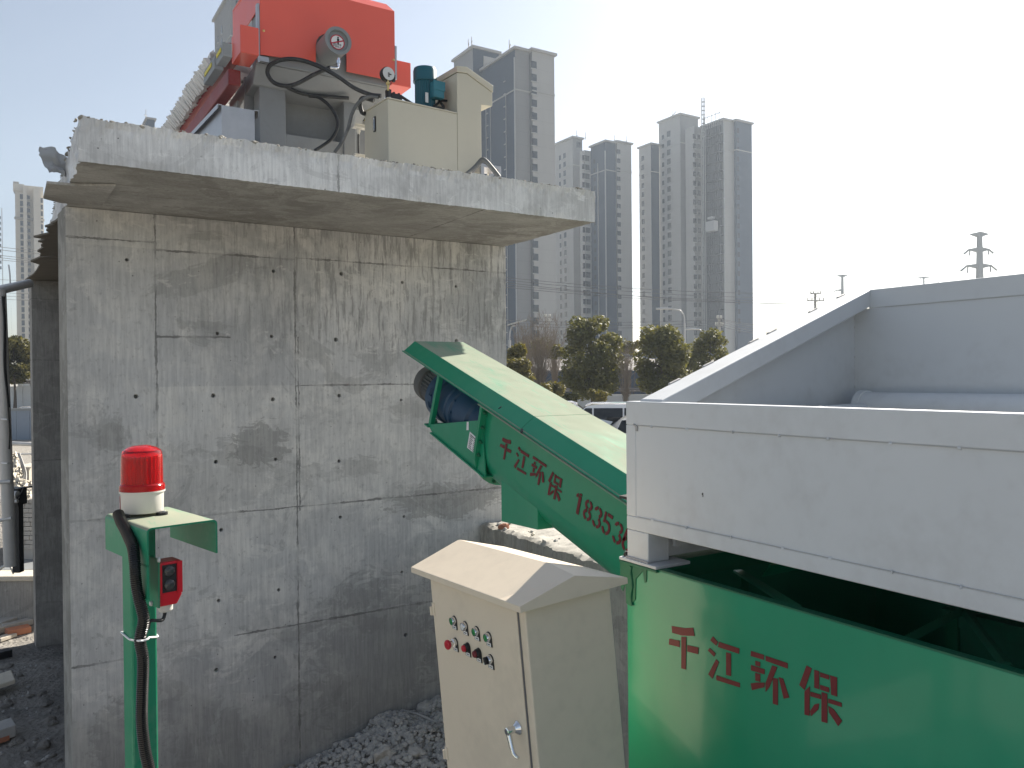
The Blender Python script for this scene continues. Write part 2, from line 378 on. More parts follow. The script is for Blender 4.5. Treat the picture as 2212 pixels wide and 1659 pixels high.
def smoothpath(pts, n=8):
    pts = [V(p) for p in pts]; P = [pts[0] * 2 - pts[1]] + pts + [pts[-1] * 2 - pts[-2]]; out = []
    for i in range(1, len(P) - 2):
        a, b, c, d = P[i - 1:i + 3]
        for k in range(n):
            t = k / n; out.append(.5 * ((2 * b) + (c - a) * t + (2 * a - 5 * b + 4 * c - d) * t * t + (3 * b - a - 3 * c + d) * t ** 3))
    out.append(pts[-1]); return out
def fbm(x, y, z=0., o=5):
    v = 0; a = 1; f = 1
    for _ in range(o): v += a * NZ.noise(V((x * f, y * f, z * f + 3.1))); a *= .5; f *= 2.1
    return v
# ------------------------------------------------------------------ ground
STREET, PIT, PLAT = -2.45, -3.68, -1.68
def gz(x, y):
    # pit round the concrete platform, higher street level beyond it
    d = max(x - 9.0, -9.0 - x, y - 17.0)
    t = min(1, max(0, d / 2.5)); t = t * t * (3 - 2 * t)
    z = PIT * (1 - t) + STREET * t
    if t < 1: z += (1 - t) * (.07 * fbm(x * .7, y * .7) + .035 * fbm(x * 3, y * 3, 5, 3))
    # bank of spoil against the wall
    g = math.exp(-((x - 3.9) / 1.35) ** 2 - ((y - 7.0) / 1.3) ** 2)
    return z + .42 * g * (1 + .25 * fbm(x * 2.2, y * 2.2, 9))
def axis_steps(lo, hi, fine, far):
    out = []; v = lo
    while v <= hi: out.append(v); v += fine
    s = fine; a = lo; pre = []
    while a > -far: s *= 1.35; a -= s; pre.append(a)
    s = fine; a = out[-1]; post = []
    while a < far: s *= 1.35; a += s; post.append(a)
    return pre[::-1] + out + post
gx = axis_steps(-4, 7, .11, 3500); gy = axis_steps(4, 14, .11, 3500)
me = bpy.data.meshes.new('ground'); nx, ny = len(gx), len(gy)
me.from_pydata([(x, y, gz(x, y)) for x in gx for y in gy], [], [(i * ny + j, (i + 1) * ny + j, (i + 1) * ny + j + 1, i * ny + j + 1) for i in range(nx - 1) for j in range(ny - 1)])
me.materials.append(m_ground); me.polygons.foreach_set('use_smooth', [True] * len(me.polygons))
o = bpy.data.objects.new('ground', me); COL.objects.link(o); o['kind'] = 'structure'
structure(MB().box(-5, 6.5, -9, 2.62, -4.3, PLAT), 'pavement', m_floor)

# ------------------------------------------------------------------ concrete platform that carries the press
root = thing('concrete_platform', (2.5, 7.6, PIT), 'tall raw concrete platform with thick overhanging slab on board marked walls', 'concrete platform')
def gridbox(x0, x1, y0, y1, z0, z1, nx, ny, nz, fn):
    mb = MB(); vs = {}
    def v(i, j, k):
        if (i, j, k) not in vs:
            p = V((x0 + (x1 - x0) * i / nx, y0 + (y1 - y0) * j / ny, z0 + (z1 - z0) * k / nz)); vs[i, j, k] = mb._v(fn(p, i, j, k))
        return vs[i, j, k]
    F = mb.b.faces.new
    for i in range(nx):
        for j in range(ny):
            F((v(i, j, 0), v(i, j + 1, 0), v(i + 1, j + 1, 0), v(i + 1, j, 0))); F((v(i, j, nz), v(i + 1, j, nz), v(i + 1, j + 1, nz), v(i, j + 1, nz)))
    for i in range(nx):
        for k in range(nz):
            F((v(i, 0, k), v(i + 1, 0, k), v(i + 1, 0, k + 1), v(i, 0, k + 1))); F((v(i, ny, k), v(i, ny, k + 1), v(i + 1, ny, k + 1), v(i + 1, ny, k)))
    for j in range(ny):
        for k in range(nz):
            F((v(0, j, k), v(0, j, k + 1), v(0, j + 1, k + 1), v(0, j + 1, k))); F((v(nx, j, k), v(nx, j + 1, k), v(nx, j + 1, k + 1), v(nx, j, k + 1)))
    return mb
SX0, SX1, SY0, SY1, SZ0, SZ1 = .40, 4.63, 5.93, 15.2, 1.43, 1.715
def slabfn(p, i, j, k):
    q = p.copy(); n = fbm(p.x * 9, p.y * 9, p.z * 9, 4); f = fbm(p.x * 40, p.y * 40, p.z * 40, 2)
    if k == 6: q.z += .014 * n + .010 * f
    if j == 0 and k >= 5: q.y += .012 * f + .008 * n - (.010 if k == 6 else 0)
    if j == 0 and k == 0: q.y += max(0, n) * .012; q.z += .004 * f
    if i == 0: q.x += .018 * n + .012 * f 
    if i == 0 and k == 6: q.x += .008 + .015 * f
    if i == 220 and k in (0, 6): q.x -= abs(n) * .03
    return q
slab = gridbox(SX0, SX1, SY0, SY1, SZ0, SZ1, 220, 200, 6, slabfn).build('slab', m_slab, root)
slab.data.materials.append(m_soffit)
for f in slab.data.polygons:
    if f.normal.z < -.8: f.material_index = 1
rc = MB(); rnd = random.Random(2)
for i in range(420):
    x = rnd.uniform(SX0 + .02, SX1 - .02); r = rnd.uniform(.004, .013) * (1.6 if rnd.random() < .06 else 1)
    rc.rock((x, SY0 + rnd.uniform(.0, .05), SZ1 + rnd.uniform(-.004, .008)), r, i, 1, (1.5, 1, .8), .4)
for i in range(160):
    rc.rock((SX0 + rnd.uniform(-.01, .04), rnd.uniform(SY0, 9.5), SZ1 + rnd.uniform(-.004, .006)), rnd.uniform(.005, .014), i + 700, 1, (1, 1.5, .8), .4)
rc.build('rough_edge', m_rough, slab)['kind'] = 'stuff'
# end wall with recessed tie holes
HX = [.888, 1.576, 2.09, 2.72, 3.37, 4.02]; HZ = [1.0, .40, -.18, -.77, -1.36, -1.97, -2.58]
w = MB().hexa([(.372, 7.9, -4.2), (4.618, 7.9, -4.2), (4.618, 7.5, -4.2), (.408, 7.5, -4.2), (.372, 7.9, 1.426), (4.618, 7.9, 1.426), (4.618, 7.5, 1.426), (.408, 7.5, 1.426)])
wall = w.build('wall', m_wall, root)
c = MB(); rnd = random.Random(4)
for x in HX:
    for z in HZ:
        if rnd.random() < .1: continue
        a = V((x + rnd.uniform(-.035, .035), 7.5, z + rnd.uniform(-.03, .03) - .02 * (x - 2.3))); r = rnd.uniform(.012, .018)
        c.lathe(a - V((0, .05, 0)), (0, 1, 0), [(r * 1.25, 0), (r * 1.25, .055), (r, .07), (r * .9, .13)], 9)
cut = c.build('tie_cutter', m_wall)
bm_ = wall.modifiers.new('holes', 'BOOLEAN'); bm_.object = cut; bm_.solver = 'EXACT'
dg = bpy.context.evaluated_depsgraph_get(); nm = bpy.data.meshes.new_from_object(wall.evaluated_get(dg)); wall.modifiers.clear(); wall.data = nm
bpy.data.objects.remove(cut)
wall.data.materials.append(m_rough)
for f in wall.data.polygons:
    if f.normal.x < -.8 and f.area > .5: f.material_index = 1
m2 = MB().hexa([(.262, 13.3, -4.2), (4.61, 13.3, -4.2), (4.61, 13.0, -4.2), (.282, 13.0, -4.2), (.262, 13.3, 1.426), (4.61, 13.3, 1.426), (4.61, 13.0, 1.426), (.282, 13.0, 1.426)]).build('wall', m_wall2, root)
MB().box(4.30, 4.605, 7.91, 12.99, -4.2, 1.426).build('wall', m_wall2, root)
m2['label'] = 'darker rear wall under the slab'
# left over formwork sheets at the slab edge
def sheet(pts, z, label, th=.018, mt=None):
    P = [Z_(a, b, z) for a, b in pts]
    o = MB().prism(P, (0, 0, -th)).build('formwork_board', mt or m_ply, off=sum(P, V()) / len(P))
    return tag(o, label, 'board', 'formwork boards left under the slab edge')
sheet([(101, 391), (93.5, 424), (112, 429), (132, 434), (220, 440), (250, 397), (160, 396)], 1.425, 'clean edged grey brown formwork sheet jutting out under the near left slab corner', mt=m_soffit)
q = [(960, 985), (880, 1050), (815, 1080), (890, 1078), (720, 1130), (790, 1150), (740, 1190), (800, 1235), (540, 1300), (720, 1330), (610, 1375), (690, 1392), (655, 1440), (700, 1460), (600, 1530), (665, 1560), (640, 1600), (960, 1600)]
sheet([(a / 7.44, 334.4 + b / 7.44) for a, b in q], 1.424, 'splintered plywood sheet with ragged spikes beneath the slab')
sheet([(88, 552), (66, 562), (86, 569), (78, 583), (72, 590), (54, 603), (130, 607), (130, 552)], 1.422, 'farthest ragged plywood sheet above the dark rear wall')
# torn plastic film on the slab edge
a0 = X_(130, 352, .36); 
def film(u, v):
    p = a0 + V((-.14 + .23 * u, -.02 + .10 * u, .10 - .19 * v)); k = .45 * fbm(u * 2, v * 2, 2, 2)
    e = .02 * fbm(u * 4 + 4, v * 4, 8, 2)
    return p + V((e, .09 * k, e)) + V((.05 * max(0, v - .35) * (1 - u) * 2, 0, .02 * sin(u * 5) - .02 * u))
tag(MB().grid(film, 16, 12).build('plastic_sheet', m_film, off=a0, smooth=40), 'torn scrap of clear plastic film hanging off the slab edge', 'plastic film')

# ------------------------------------------------------------------ filter press
YP = 7.2
fp = thing('filter_press', (2.4, 8.5, SZ1), 'red and grey filter press with a long row of white plates on the slab', 'filter press')
P = lambda x, y, Y=YP: Y_(x, y, Y)
TL = P(562.4, -62); TR = P(852, 24.7); BR = P(853.5, 175); N1 = P(749, 154); N2 = P(682.5, 133.6); BL = P(562.4, 117.6)
xl, xr = BL.x, BR.x; ztop = TR.z
cyc = P(712, 104); cr = .142
arc = []
for k in range(0, 9):
    t = -0.0 + pi * k / 8; arc.append((cyc.x + (N1.x - cyc.x) * cos(t) if cos(t) > 0 else cyc.x + (cyc.x - N2.x) * cos(t), YP, cyc.z + .13 * sin(t)))
front = [(xl, YP, ztop), (xr, YP, ztop), (xr, YP, BR.z), (N1.x, YP, N1.z)] + arc + [(N2.x, YP, N2.z), (xl, YP, BL.z)]
cov = MB().prism(front, (0, .012, 0)).build('cover', m_red, fp)
MB().hexa([(xl, YP, ztop), (xr, YP, ztop), (xr, YP + .012, ztop), (xl, YP + .012, ztop), (xl, YP + .1, ztop + .1), (xr - .04, YP + .1, ztop + .1), (xr - .04, YP + .11, ztop + .09), (xl, YP + .11, ztop + .09)]).build('chamfer_panel', m_red, cov)
MB().box(xl, xr - .04, YP + .11, YP + 1.0, ztop + .085, ztop + .1).build('top_panel', m_red, cov)
zs = X_(562, 12, xl).z
MB().hexa([(xl, YP + .012, zs), (xl + .01, YP + .012, zs), (xl + .01, YP + 1., zs), (xl, YP + 1., zs), (xl, YP + .012, ztop), (xl + .01, YP + .012, ztop), (xl + .01, YP + 1., ztop + .08), (xl, YP + 1., ztop + .08)]).build('side_panel', m_red, cov)
MB().box(xr - .012, xr - .002, YP + .012, YP + 1., BR.z + .3, ztop).build('side_panel', m_red, cov)
for px, py in ((569.5, 66.5), (850, 129.5)):
    c = P(px, py); MB().lathe(c, (0, -1, 0), [(.011, 0), (.011, .004), (.005, .008)], 10).build('screw', m_brass, cov)
zA1_ = X_(522.7, 142, 1.69).z + .1
# thrust plate and stand
MB().box(xl + .015, xr - .03, YP + .05, YP + .34, BL.z - .05, ztop - .02).build('thrust_plate', m_pgrey, fp, .01)
MB().hexa([(xl - .02, YP + .2, BL.z - .20), (xr - .05, YP + .2, BL.z - .20), (xr - .05, YP + 1.1, BL.z - .32), (xl - .02, YP + 1.1, BL.z - .32), (xl - .02, YP + .06, BL.z - .052), (xr - .05, YP + .06, BL.z - .052), (xr - .05, YP + 1.1, BL.z - .1), (xl - .02, YP + 1.1, BL.z - .1)]).build('base_plate', m_pgrey, fp, .008)
a, b = P(560, 200, 7.42), P(617, 200, 7.42)
MB().box(a.x, b.x, 7.42, 7.62, SZ1, BL.z - .12).build('leg', m_pgrey, fp, .008)
c_, d_ = P(742, 200, 7.42), P(768, 200, 7.42)
MB().box(c_.x, d_.x, 7.42, 7.62, SZ1, BL.z - .12).build('leg', m_pgrey, fp, .008)
zb = P(680, 297, 7.42).z
MB().box(b.x, c_.x, 7.44, 7.56, SZ1, zb).build('cross_beam', m_pgrey, fp, .006)
MB().box(xl - .03, c_.x + .45, 7.64, 7.68, SZ1, BL.z - .06).build('back_plate', m_pgrey, fp)
MB().box(1.83, 1.85, 7.7, 14.5, SZ1, zA1_ - .14).build('side_frame', m_pgrey, fp)
MB().box(1.72, 1.83, 8.3, 8.5, SZ1, zA1_ - .2).build('leg', m_pgrey, fp, .006)
g1 = P(562.5, 60); MB().box(xl - .025, xl - .006, YP - .004, YP + .05, BL.z - .07, zs + .02).build('edge_strip', m_galv, fp)
MB().box(xl - .006, xl + .075, YP + .0, YP + .045, BL.z - .055, BL.z - .012).build('edge_strip', m_galv, fp)
MB().box(xr - .002, xr + .02, YP, YP + .06, BR.z + .02, BR.z + .34).build('edge_strip', m_galv, fp)
# side arms (red boxes either side)
A1 = Y_(518.8, 51.7, 7.1); A2 = Y_(559.8, 123.2, 7.1)
MB().box(A1.x, A2.x, 7.1, 7.42, A2.z + .012, A1.z).build('side_arm', m_red, fp, .006)
B1 = Y_(846, 127, 7.35); B2 = Y_(888, 190, 7.35)
MB().box(B1.x, B2.x, 7.35, 7.7, B2.z, B1.z).build('side_arm', m_red, fp, .006)
# rails along the left
for (pa, pb) in (((501, 135.4), (522.7, 142)), ((454.8, 148.6), (466, 163.7))):
    za = X_(*pa, 1.69).z; zb2 = X_(*pb, 1.69).z
    MB().box(1.69, 1.80, 7.42, 15.0, zb2, za).build('rail', m_dred, fp, .012)
    zlast = (zb2, za)
# plates
zA1 = X_(501, 76.5, 1.66).z
pt = X_(501, 34, 1.56).z
prm = MB(); zlo = zA1 - .14
pl = [(1.86, zlo), (1.86, zA1 + .004), (1.60, zA1 + .004), (1.60, zA1 + .05), (1.635, zA1 + .085), (1.635, pt - .10), (1.60, pt - .06), (1.545, pt + .015), (1.575, pt + .02), (1.66, pt - .035), (2.9, pt - .02), (2.9, zlo)]
p0 = prm.prism([(x, 0, z) for x, z in pl], (0, .036, 0)).build('filter_plate', m_plate, None)
p0.parent = fp; L0 = V(fp['_base'])
ys = [7.72 + .056 * i for i in range(80)]
for i, yy in enumerate(ys):
    o = p0 if i == 0 else p0.copy()
    if i: COL.objects.link(o); o.parent = fp
    o.location = V((0, yy, 0)) - L0 + V((.012 * rnd.uniform(-1, 1), .004 * rnd.uniform(-1, 1), .008 * rnd.uniform(-1, 1)))
    o.scale = (1, 1 if i % 3 else 1.12, 1); o.rotation_euler = (0, 0, rnd.uniform(-.012, .012))
# control boxes clipped on the rail
for (pxa, pxb) in ((466.5, 481.2), (439, 462.5)):
    A = X_(pxa, 100, 1.5); Bq = X_(pxb, 100, 1.5); zt = X_(481, 90, 1.5).z; zl = X_(481, 121, 1.5).z
    y0, y1 = sorted((A.y, Bq.y))
    bx = MB().box(1.5, 1.575, y0, y1, zl, zt).build('control_box', m_pgrey, fp, .006)
    MB().box(1.494, 1.4985, y0 + (y1 - y0) * .22, y0 + (y1 - y0) * .86, zl + .05, zt - .03).build('warning_label', m_yellow, bx)
# hydraulic cylinder
cf = Y_(731, 87.5, 6.93)
cyl = MB().lathe((cf.x, YP + .2, cf.z), (0, -1, 0), [(.118, 0), (.118, YP + .2 - 6.955), (.123, YP + .2 - 6.953), (.123, YP + .2 - 6.93), (.095, YP + .2 - 6.93), (.092, YP + .2 - 6.958), (.001, YP + .2 - 6.96)], 48).build('cylinder', m_cyl, fp, smooth=35)
sg = MB().lathe((cf.x, 6.9595, cf.z - .006), (0, -1, 0), [(.064, 0), (.064, .003)], 32).build('warning_sign', m_offw, cyl)
MB().lathe((cf.x, 6.9555, cf.z - .006), (0, -1, 0), [(.066, 0), (.066, .0025), (.058, .0025), (.058, 0)], 40, cap=False).build('sign_ring', m_ringred, sg)
MB().obox((cf.x - .057, 6.953, cf.z - .031), (.114, 0, .043), (0, .002, 0), (0, 0, .011)).build('sign_bar', m_ringred, sg)
h0 = V((cf.x + .006, 6.9545, cf.z + .036)); MB().lathe(h0, (0, -1, 0), [(.008, 0), (.008, .001)], 12).build('sign_head', m_ink, sg)
MB().prism([(h0.x - .011, 6.9545, h0.z - .01), (h0.x + .011, 6.9545, h0.z - .01), (h0.x + .009, 6.9545, h0.z - .034), (h0.x + .006, 6.9545, h0.z - .06), (h0.x - .006, 6.9545, h0.z - .06), (h0.x - .009, 6.9545, h0.z - .034)], (0, -.001, 0)).build('sign_figure', m_ink, sg)
def text(body, name, loc, size, ex, ez, mat, parent, th=.0006):
    cu = bpy.data.curves.new(name, 'FONT'); cu.body = body; cu.size = size; cu.align_x = 'CENTER'; cu.align_y = 'CENTER'; cu.extrude = th; cu.materials.append(mat)
    o = bpy.data.objects.new(name, cu); COL.objects.link(o); o.parent = parent
    ex, ez = V(ex).normalized(), V(ez).normalized(); M = Matrix((ex, ez, ex.cross(ez))).transposed().to_4x4(); M.translation = V(loc) - V(parent['_base']); o.matrix_local = M
    dg = bpy.context.evaluated_depsgraph_get(); me = bpy.data.meshes.new_from_object(o.evaluated_get(dg)); bpy.data.objects.remove(o)
    o = bpy.data.objects.new(name, me); COL.objects.link(o); o.parent = parent; o.matrix_local = M; return o
text('油缸伸缩', 'sign_text', (cf.x - .004, 6.9535, cf.z - .028), .02, (1, 0, 0), (0, 0, 1), m_inkg, sg)
text('严禁站人', 'sign_text', (cf.x - .004, 6.9535, cf.z - .048), .02, (1, 0, 0), (0, 0, 1), m_inkg, sg)
fe = Y_(731, 135, 6.98)
MB().lathe(fe + V((0, 0, .04)), (0, 0, -1), [(.012, 0), (.012, .02), (.018, .022), (.018, .05), (.011, .052), (.011, .065)], 12).build('elbow_fitting', m_chrome, fp, smooth=30)
MB().tube(smoothpath([fe + V((0, 0, -.02)), fe + V((-.004, 0, -.045)), fe + V((-.03, -.01, -.06)), fe + V((-.085, -.015, -.065))], 5), .011, 10).build('elbow_fitting', m_chrome, fp, smooth=50)

# drip tray
T0 = Y_(478.3, 226.7, 6.75); T1 = Y_(549.8, 239.8, 6.75)
dt = thing('drip_tray', (T0.x, 6.75, SZ1), 'shiny galvanised sheet steel tray under the red rails', 'drip tray')
dirb = (X_(417, 284, T0.x - .04) - T0); dirb.z = 0; dirb.normalize(); LB = dirb * 1.6
wv = V((T1.x - T0.x, 0, 0)); tz = T0.z
up_ = V((0, 0, tz - SZ1))
MB().obox(V((T0.x, 6.75, SZ1)), wv, V((0, .004, 0)), up_).build('end_panel', m_galv, dt)
MB().obox(V((T0.x, 6.754, SZ1)), V((.004, 0, 0)), LB, up_).build('side_panel', m_galv, dt)
MB().obox(V((T1.x - .004, 6.754, SZ1)), V((.004, 0, 0)), LB, up_).build('side_panel', m_galv, dt)
MB().obox(V((T0.x - .03, 6.754, tz)), V((.034, 0, 0)), LB, V((0, 0, .006))).build('lip', m_galv, dt)
MB().obox(V((T1.x, 6.754, tz)), V((.034, 0, 0)), LB, V((0, 0, .006))).build('lip', m_galv, dt)
MB().obox(V((T0.x - .03, 6.754, tz - .03)), V((.003, 0, 0)), LB, V((0, 0, .03))).build('lip', m_galv, dt)
MB().obox(V((T1.x + .031, 6.754, tz - .045)), V((.003, 0, 0)), LB, V((0, 0, .045))).build('lip', m_galv, dt)

# ------------------------------------------------------------------ hydraulic station
hA = R(4.5); ex = V((cos(hA), sin(hA), 0)); ey = V((-sin(hA), cos(hA), 0)); ez = V((0, 0, 1))
H0 = Y_(838, 213, 6.42); n_ = -ey
hs = thing('hydraulic_station', (H0.x, H0.y, SZ1), 'cream hydraulic power unit with teal motor and overhanging control column', 'hydraulic unit')
F = lambda x, y, off=0.: P_(x, y, H0 + ey * off, n_)
LX = lambda x, y: (F(x, y) - H0).dot(ex)
w1 = LX(988, 245); zt = H0.z; dep = (P_(787, 240, H0, ex) - H0).dot(ey); dep = max(.3, min(.75, dep))
h_ = zt - SZ1
at = lambda a, b, c: H0 + ex * a + ey * b + ez * c - ez * 0
tank = MB().obox(at(0, 0, -h_), ex * (w1 - .003), ey * dep, ez * h_).build('tank', m_cream2, hs, .006)
MB().obox(at(-.008, -.006, .001), ex * (w1 + .002), ey * (dep + .012), ez * .012).build('tank_lid', m_cream2, hs, .004)
for a in (.03, .25, .6):
    MB().lathe(at(a, .02, .013), ez, [(.009, 0), (.009, .008), (.004, .012)], 8).build('lid_bolt', m_steel, hs)
prof = [F(*zC(x, y)) for x, y in ((1355, 668), (1440, 676), (1678, 852), (1678, 975), (1578, 962), (1580, 1020))]
pz = lambda p: (p - H0)
w2 = LX(*zC(1580, 1500))
cp = [at(w1, 0, -h_)] + [p for p in prof[:1]] + prof[1:5] + [at(w2, 0, pz(prof[4]).z), at(w2, 0, -h_)]
cp[1] = at(w1, 0, pz(prof[0]).z)
col_ = MB().prism(cp, ey * (dep + .02)).build('control_column', m_cream2, hs, .006)
lid = [F(*zC(x, y)) for x, y in ((1352, 606), (1438, 614), (1681, 788), (1681, 850), (1440, 672), (1352, 662))]
lid[0] = at(w1 - .005, 0, pz(lid[0]).z); lid[5] = at(w1 - .005, 0, pz(lid[5]).z)
MB().prism([p - ey * .008 for p in lid], ey * (dep + .036)).build('lid', m_cream2, col_, .004)
# motor
MC = P_(918, 165, H0 + ey * dep * .55, n_); mc = V((MC.x, MC.y, zt + .012)); mh = (P_(918, 149, mc, n_).z - zt) ; mr = .108
mo = MB()
rings_ = []
N = 72
for h, rr in ((.0, .07), (.012, .07), (.012, .1), (.03, .1), (.031, .094), (mh - .13, .094)):
    rings_.append([mc + V((cos(2 * pi * i / N), sin(2 * pi * i / N), 0)) * (rr * (.93 if (i % 3 == 0 and rr > .09 and h > .03) else 1)) + ez * h for i in range(N)])
mo.rings(rings_); motor = mo.build('motor', m_teal, hs, smooth=25)
MB().lathe(mc + ez * (mh - .14), ez, [(mr, 0), (mr + .002, .01), (mr, .02), (mr, .1), (mr * .93, .125), (mr * .6, .138), (.01, .14)], 40).build('fan_cover', m_teal, motor, smooth=30)
tb = P_(941, 197, mc - ey * .1, n_)
tbx = V((tb.x, tb.y, tb.z)); MB().obox(tbx - ex * .055 - ey * .06 - ez * .075, ex * .115, ey * .08, ez * .145).build('terminal_box', m_teal2, motor, .01)
MB().obox(tbx - ex * .06 - ey * .066 - ez * .01, ex * .125, ey * .012, ez * .085).build('terminal_box_lid', m_teal2, motor, .004)
MB().obox(mc - ey * .099 - ex * .055 + ez * .09, ex * .03, ey * .004, ez * .09).build('rating_plate', m_offw, motor)
# gauge
gc = P_(838, 160, H0 + ey * .1, n_)
ga = MB().lathe(gc + ey * .048, -ey, [(.05, 0), (.062, .01), (.064, .045), (.058, .05), (.056, .045)], 32).build('pressure_gauge', m_black, hs, smooth=30)
MB().lathe(gc - ey * .012, -ey, [(.056, 0), (.056, .003)], 32).build('dial', m_dial, ga)
MB().obox(gc - ey * .0165 - ex * .009 - ez * .03, ex * .018, ey * .001, ez * .04).build('dial_mark', m_inkg, ga)
MB().obox(gc - ey * .017 + ex * .002 - ez * .01, ex * .024, ey * .001, ez * .01).build('pointer', m_ink, ga)
MB().obox(gc + ex * .055 - ez * .05 + ey * .0, ex * .02, ey * .03, ez * .06).build('gauge_box', m_black, ga, .003)
MB().lathe(gc - ez * .145, ez, [(.01, 0), (.01, .05), (.018, .055), (.018, .07), (.008, .075), (.008, .09)], 10).build('gauge_stem', m_brass, ga, smooth=30)
vb = P_(853, 206, H0 + ey * .1, n_)
vv = MB().obox(vb - ex * .03 - ez * .035, ex * .105, ey * .07, ez * .055).build('valve_block', m_black, hs, .006)
MB().obox(vb - ex * .07 - ez * .03, ex * .038, ey * .05, ez * .075).build('valve_end', m_black, vv, .004)
for a in (.0, .05): MB().lathe(vb + ex * a + ey * .02 + ez * .02, ez, [(.012, 0), (.012, .012), (.006, .014)], 10).build('valve_cap', m_black, vv)
MB().lathe(vb - ex * .045 - ez * .08 + ey * .02, ez, [(.014, 0), (.014, .05)], 12).build('valve_stem', m_steel, vv)
fc = P_(891, 219, H0 + ey * .14, n_); MB().lathe(V((fc.x, fc.y, zt + .012)), ez, [(.038, 0), (.038, .02), (.04, .022), (.04, .036), (.034, .04)], 24).build('filler_cap', m_chrome, hs, smooth=30)
lg = P_(810.5, 153 + 117, H0, ex); l0 = H0 + ey * (lg - H0).dot(ey) + ez * (lg - H0).z
gl = MB().obox(l0 - ex * .012 - ey * .018 - ez * .062, ex * .012, ey * .036, ez * .135).build('level_gauge', m_black, hs, .008)
MB().obox(l0 - ex * .017 - ey * .008 - ez * .05, ex * .006, ey * .017, ez * .11).build('level_glass', m_chrome, gl, .004)
for a in (-.045, .055): MB().lathe(l0 - ex * .012 + ez * a, -ex, [(.01, 0), (.01, .008), (.005, .01)], 10).build('gauge_screw', m_chrome, gl)
MB().tube(smoothpath([tbx + ex * .03 - ey * .02 - ez * .085, tbx + ex * .02 - ez * .11, at(w1 * .74, .1, .06), at(w1 * .9, .12, .075), F(*zC(1285, 885)) + ey * .16 + ex * .0, at(w1 + .01, .18, pz(F(*zC(1310, 862))).z)], 6), .012, 8).build('motor_cable', m_hose, hs, smooth=60)
MB().tube(smoothpath([vb + ex * .07, at(w1 * .45, .12, .045), at(w1 * .6, .16, .04), at(w1 * .74, .13, .045), at(w1 * .86, .12, .06)], 6), .013, 8).build('return_hose', m_hose, hs, smooth=60)

# junction box on the press stand
J = Y_(784, 257, 7.05)
jb = thing('junction_box', (J.x, J.y, J.z), 'small white junction box with yellow warning triangle beside the cream tank', 'junction box')
MB().box(J.x - .09, J.x + .12, 7.05, 7.12, J.z - .085, J.z + .075).build('body', m_white, jb, .008)
MB().box(J.x - .085, J.x + .115, 7.035, 7.05, J.z - .06, J.z + .07).build('lid', m_white, jb, .004)
tx = J.x + .045
tri = MB().prism([(tx - .055, 7.034, J.z - .025), (tx + .055, 7.034, J.z - .025), (tx, 7.034, J.z + .065)], (0, -.002, 0)).build('warning_triangle', m_ink, jb)
MB().prism([(tx - .042, 7.032, J.z - .018), (tx + .042, 7.032, J.z - .018), (tx, 7.032, J.z + .05)], (0, -.002, 0)).build('triangle_fill', m_yellow, tri)
MB().prism([(tx + .006, 7.03, J.z + .032), (tx - .012, 7.03, J.z + .008), (tx - .002, 7.03, J.z + .008), (tx - .008, 7.03, J.z - .014), (tx + .012, 7.03, J.z + .013), (tx + .002, 7.03, J.z + .013)], (0, -.001, 0)).build('bolt_symbol', m_ink, tri)
text('当心触电', 'box_text', (tx, 7.033, J.z - .043), .03, (1, 0, 0), (0, 0, 1), m_inkg, jb)
MB().lathe((J.x - .03, 7.09, J.z - .085), (0, 0, -1), [(.02, 0), (.02, .03), (.014, .032), (.014, .05)], 14).build('gland', m_white, jb, smooth=30)
MB().tube(smoothpath([(J.x - .03, 7.09, J.z - .13), (J.x - .035, 7.08, J.z - .25), (J.x - .03, 7.08, J.z - .42), (J.x - .025, 7.08, SZ1 + .02)], 5), .009, 8).build('cable', m_hose, jb, smooth=60)
MB().box(J.x - .08, J.x + .06, 7.05, 7.09, J.z - .36, J.z - .325).build('cable_clamp', m_white, jb, .004)
MB().lathe((J.x - .025, 7.07, SZ1 + .015), (0, 0, 1), [(.025, 0), (.025, .03), (.018, .035), (.018, .07)], 12).build('cable_socket', m_chrome, jb, smooth=30)

# hydraulic hoses
def hose(pts, r, mat, label, d0, d1, cat='hose'):
    n = len(pts) - 1; W = [D_(*zA(x, y), d0 + (d1 - d0) * i / n) for i, (x, y) in enumerate(pts)]
    tag(MB().tube(smoothpath(W, 8), r, 9).build('hydraulic_hose', mat, off=W[0], smooth=60), label, cat, 'hoses looping under the press')
dC = (fe.dot(fw)); dV = vb.dot(fw)
hose([(1150, 386), (1060, 425), (960, 478), (890, 491), (825, 470), (792, 420), (805, 375), (860, 345), (930, 337), (1010, 350), (1100, 385), (1190, 435), (1290, 503), (1380, 540), (1440, 548)], .0185, m_hose, 'thick black hose looping from the cylinder down to the valve block', dC - .02, dV)
hose([(890, 492), (930, 512), (990, 535), (1060, 546), (1150, 553), (1255, 561)], .017, m_hose, 'short black hose running level behind the big loop', dC + .1, dC + .42)
hose([(1030, 550), (1085, 558), (1145, 605), (1185, 670), (1190, 730), (1160, 790), (1110, 830), (1062, 860)], .015, m_hose, 'thin black hose curving down to the slab edge', dC + .2, dC - .02)
hose([(1425, 555), (1370, 552), (1310, 590), (1275, 650), (1250, 740), (1215, 815), (1175, 872)], .016, m_ghose, 'dusty grey hose dropping from the tank corner to the slab', dV, dV + .1)
hose([(1400, 575), (1340, 560), (1320, 590), (1330, 640), (1350, 650)], .02, m_hose, 'black hose stub tucked behind the white junction box', dV + .1, dV + .2)
W = [D_(x, y, 7.05) for x, y in ((1008, 377), (1022, 366), (1035, 352), (1042, 345), (1050, 349), (1064, 365), (1078, 383))]
tag(MB().tube(smoothpath(W, 7), .022, 9).build('hydraulic_hose', m_ghose, off=W[0], smooth=60), 'short bent hose arching over the slab edge right of the control column', 'hose', 'hoses looping under the press')
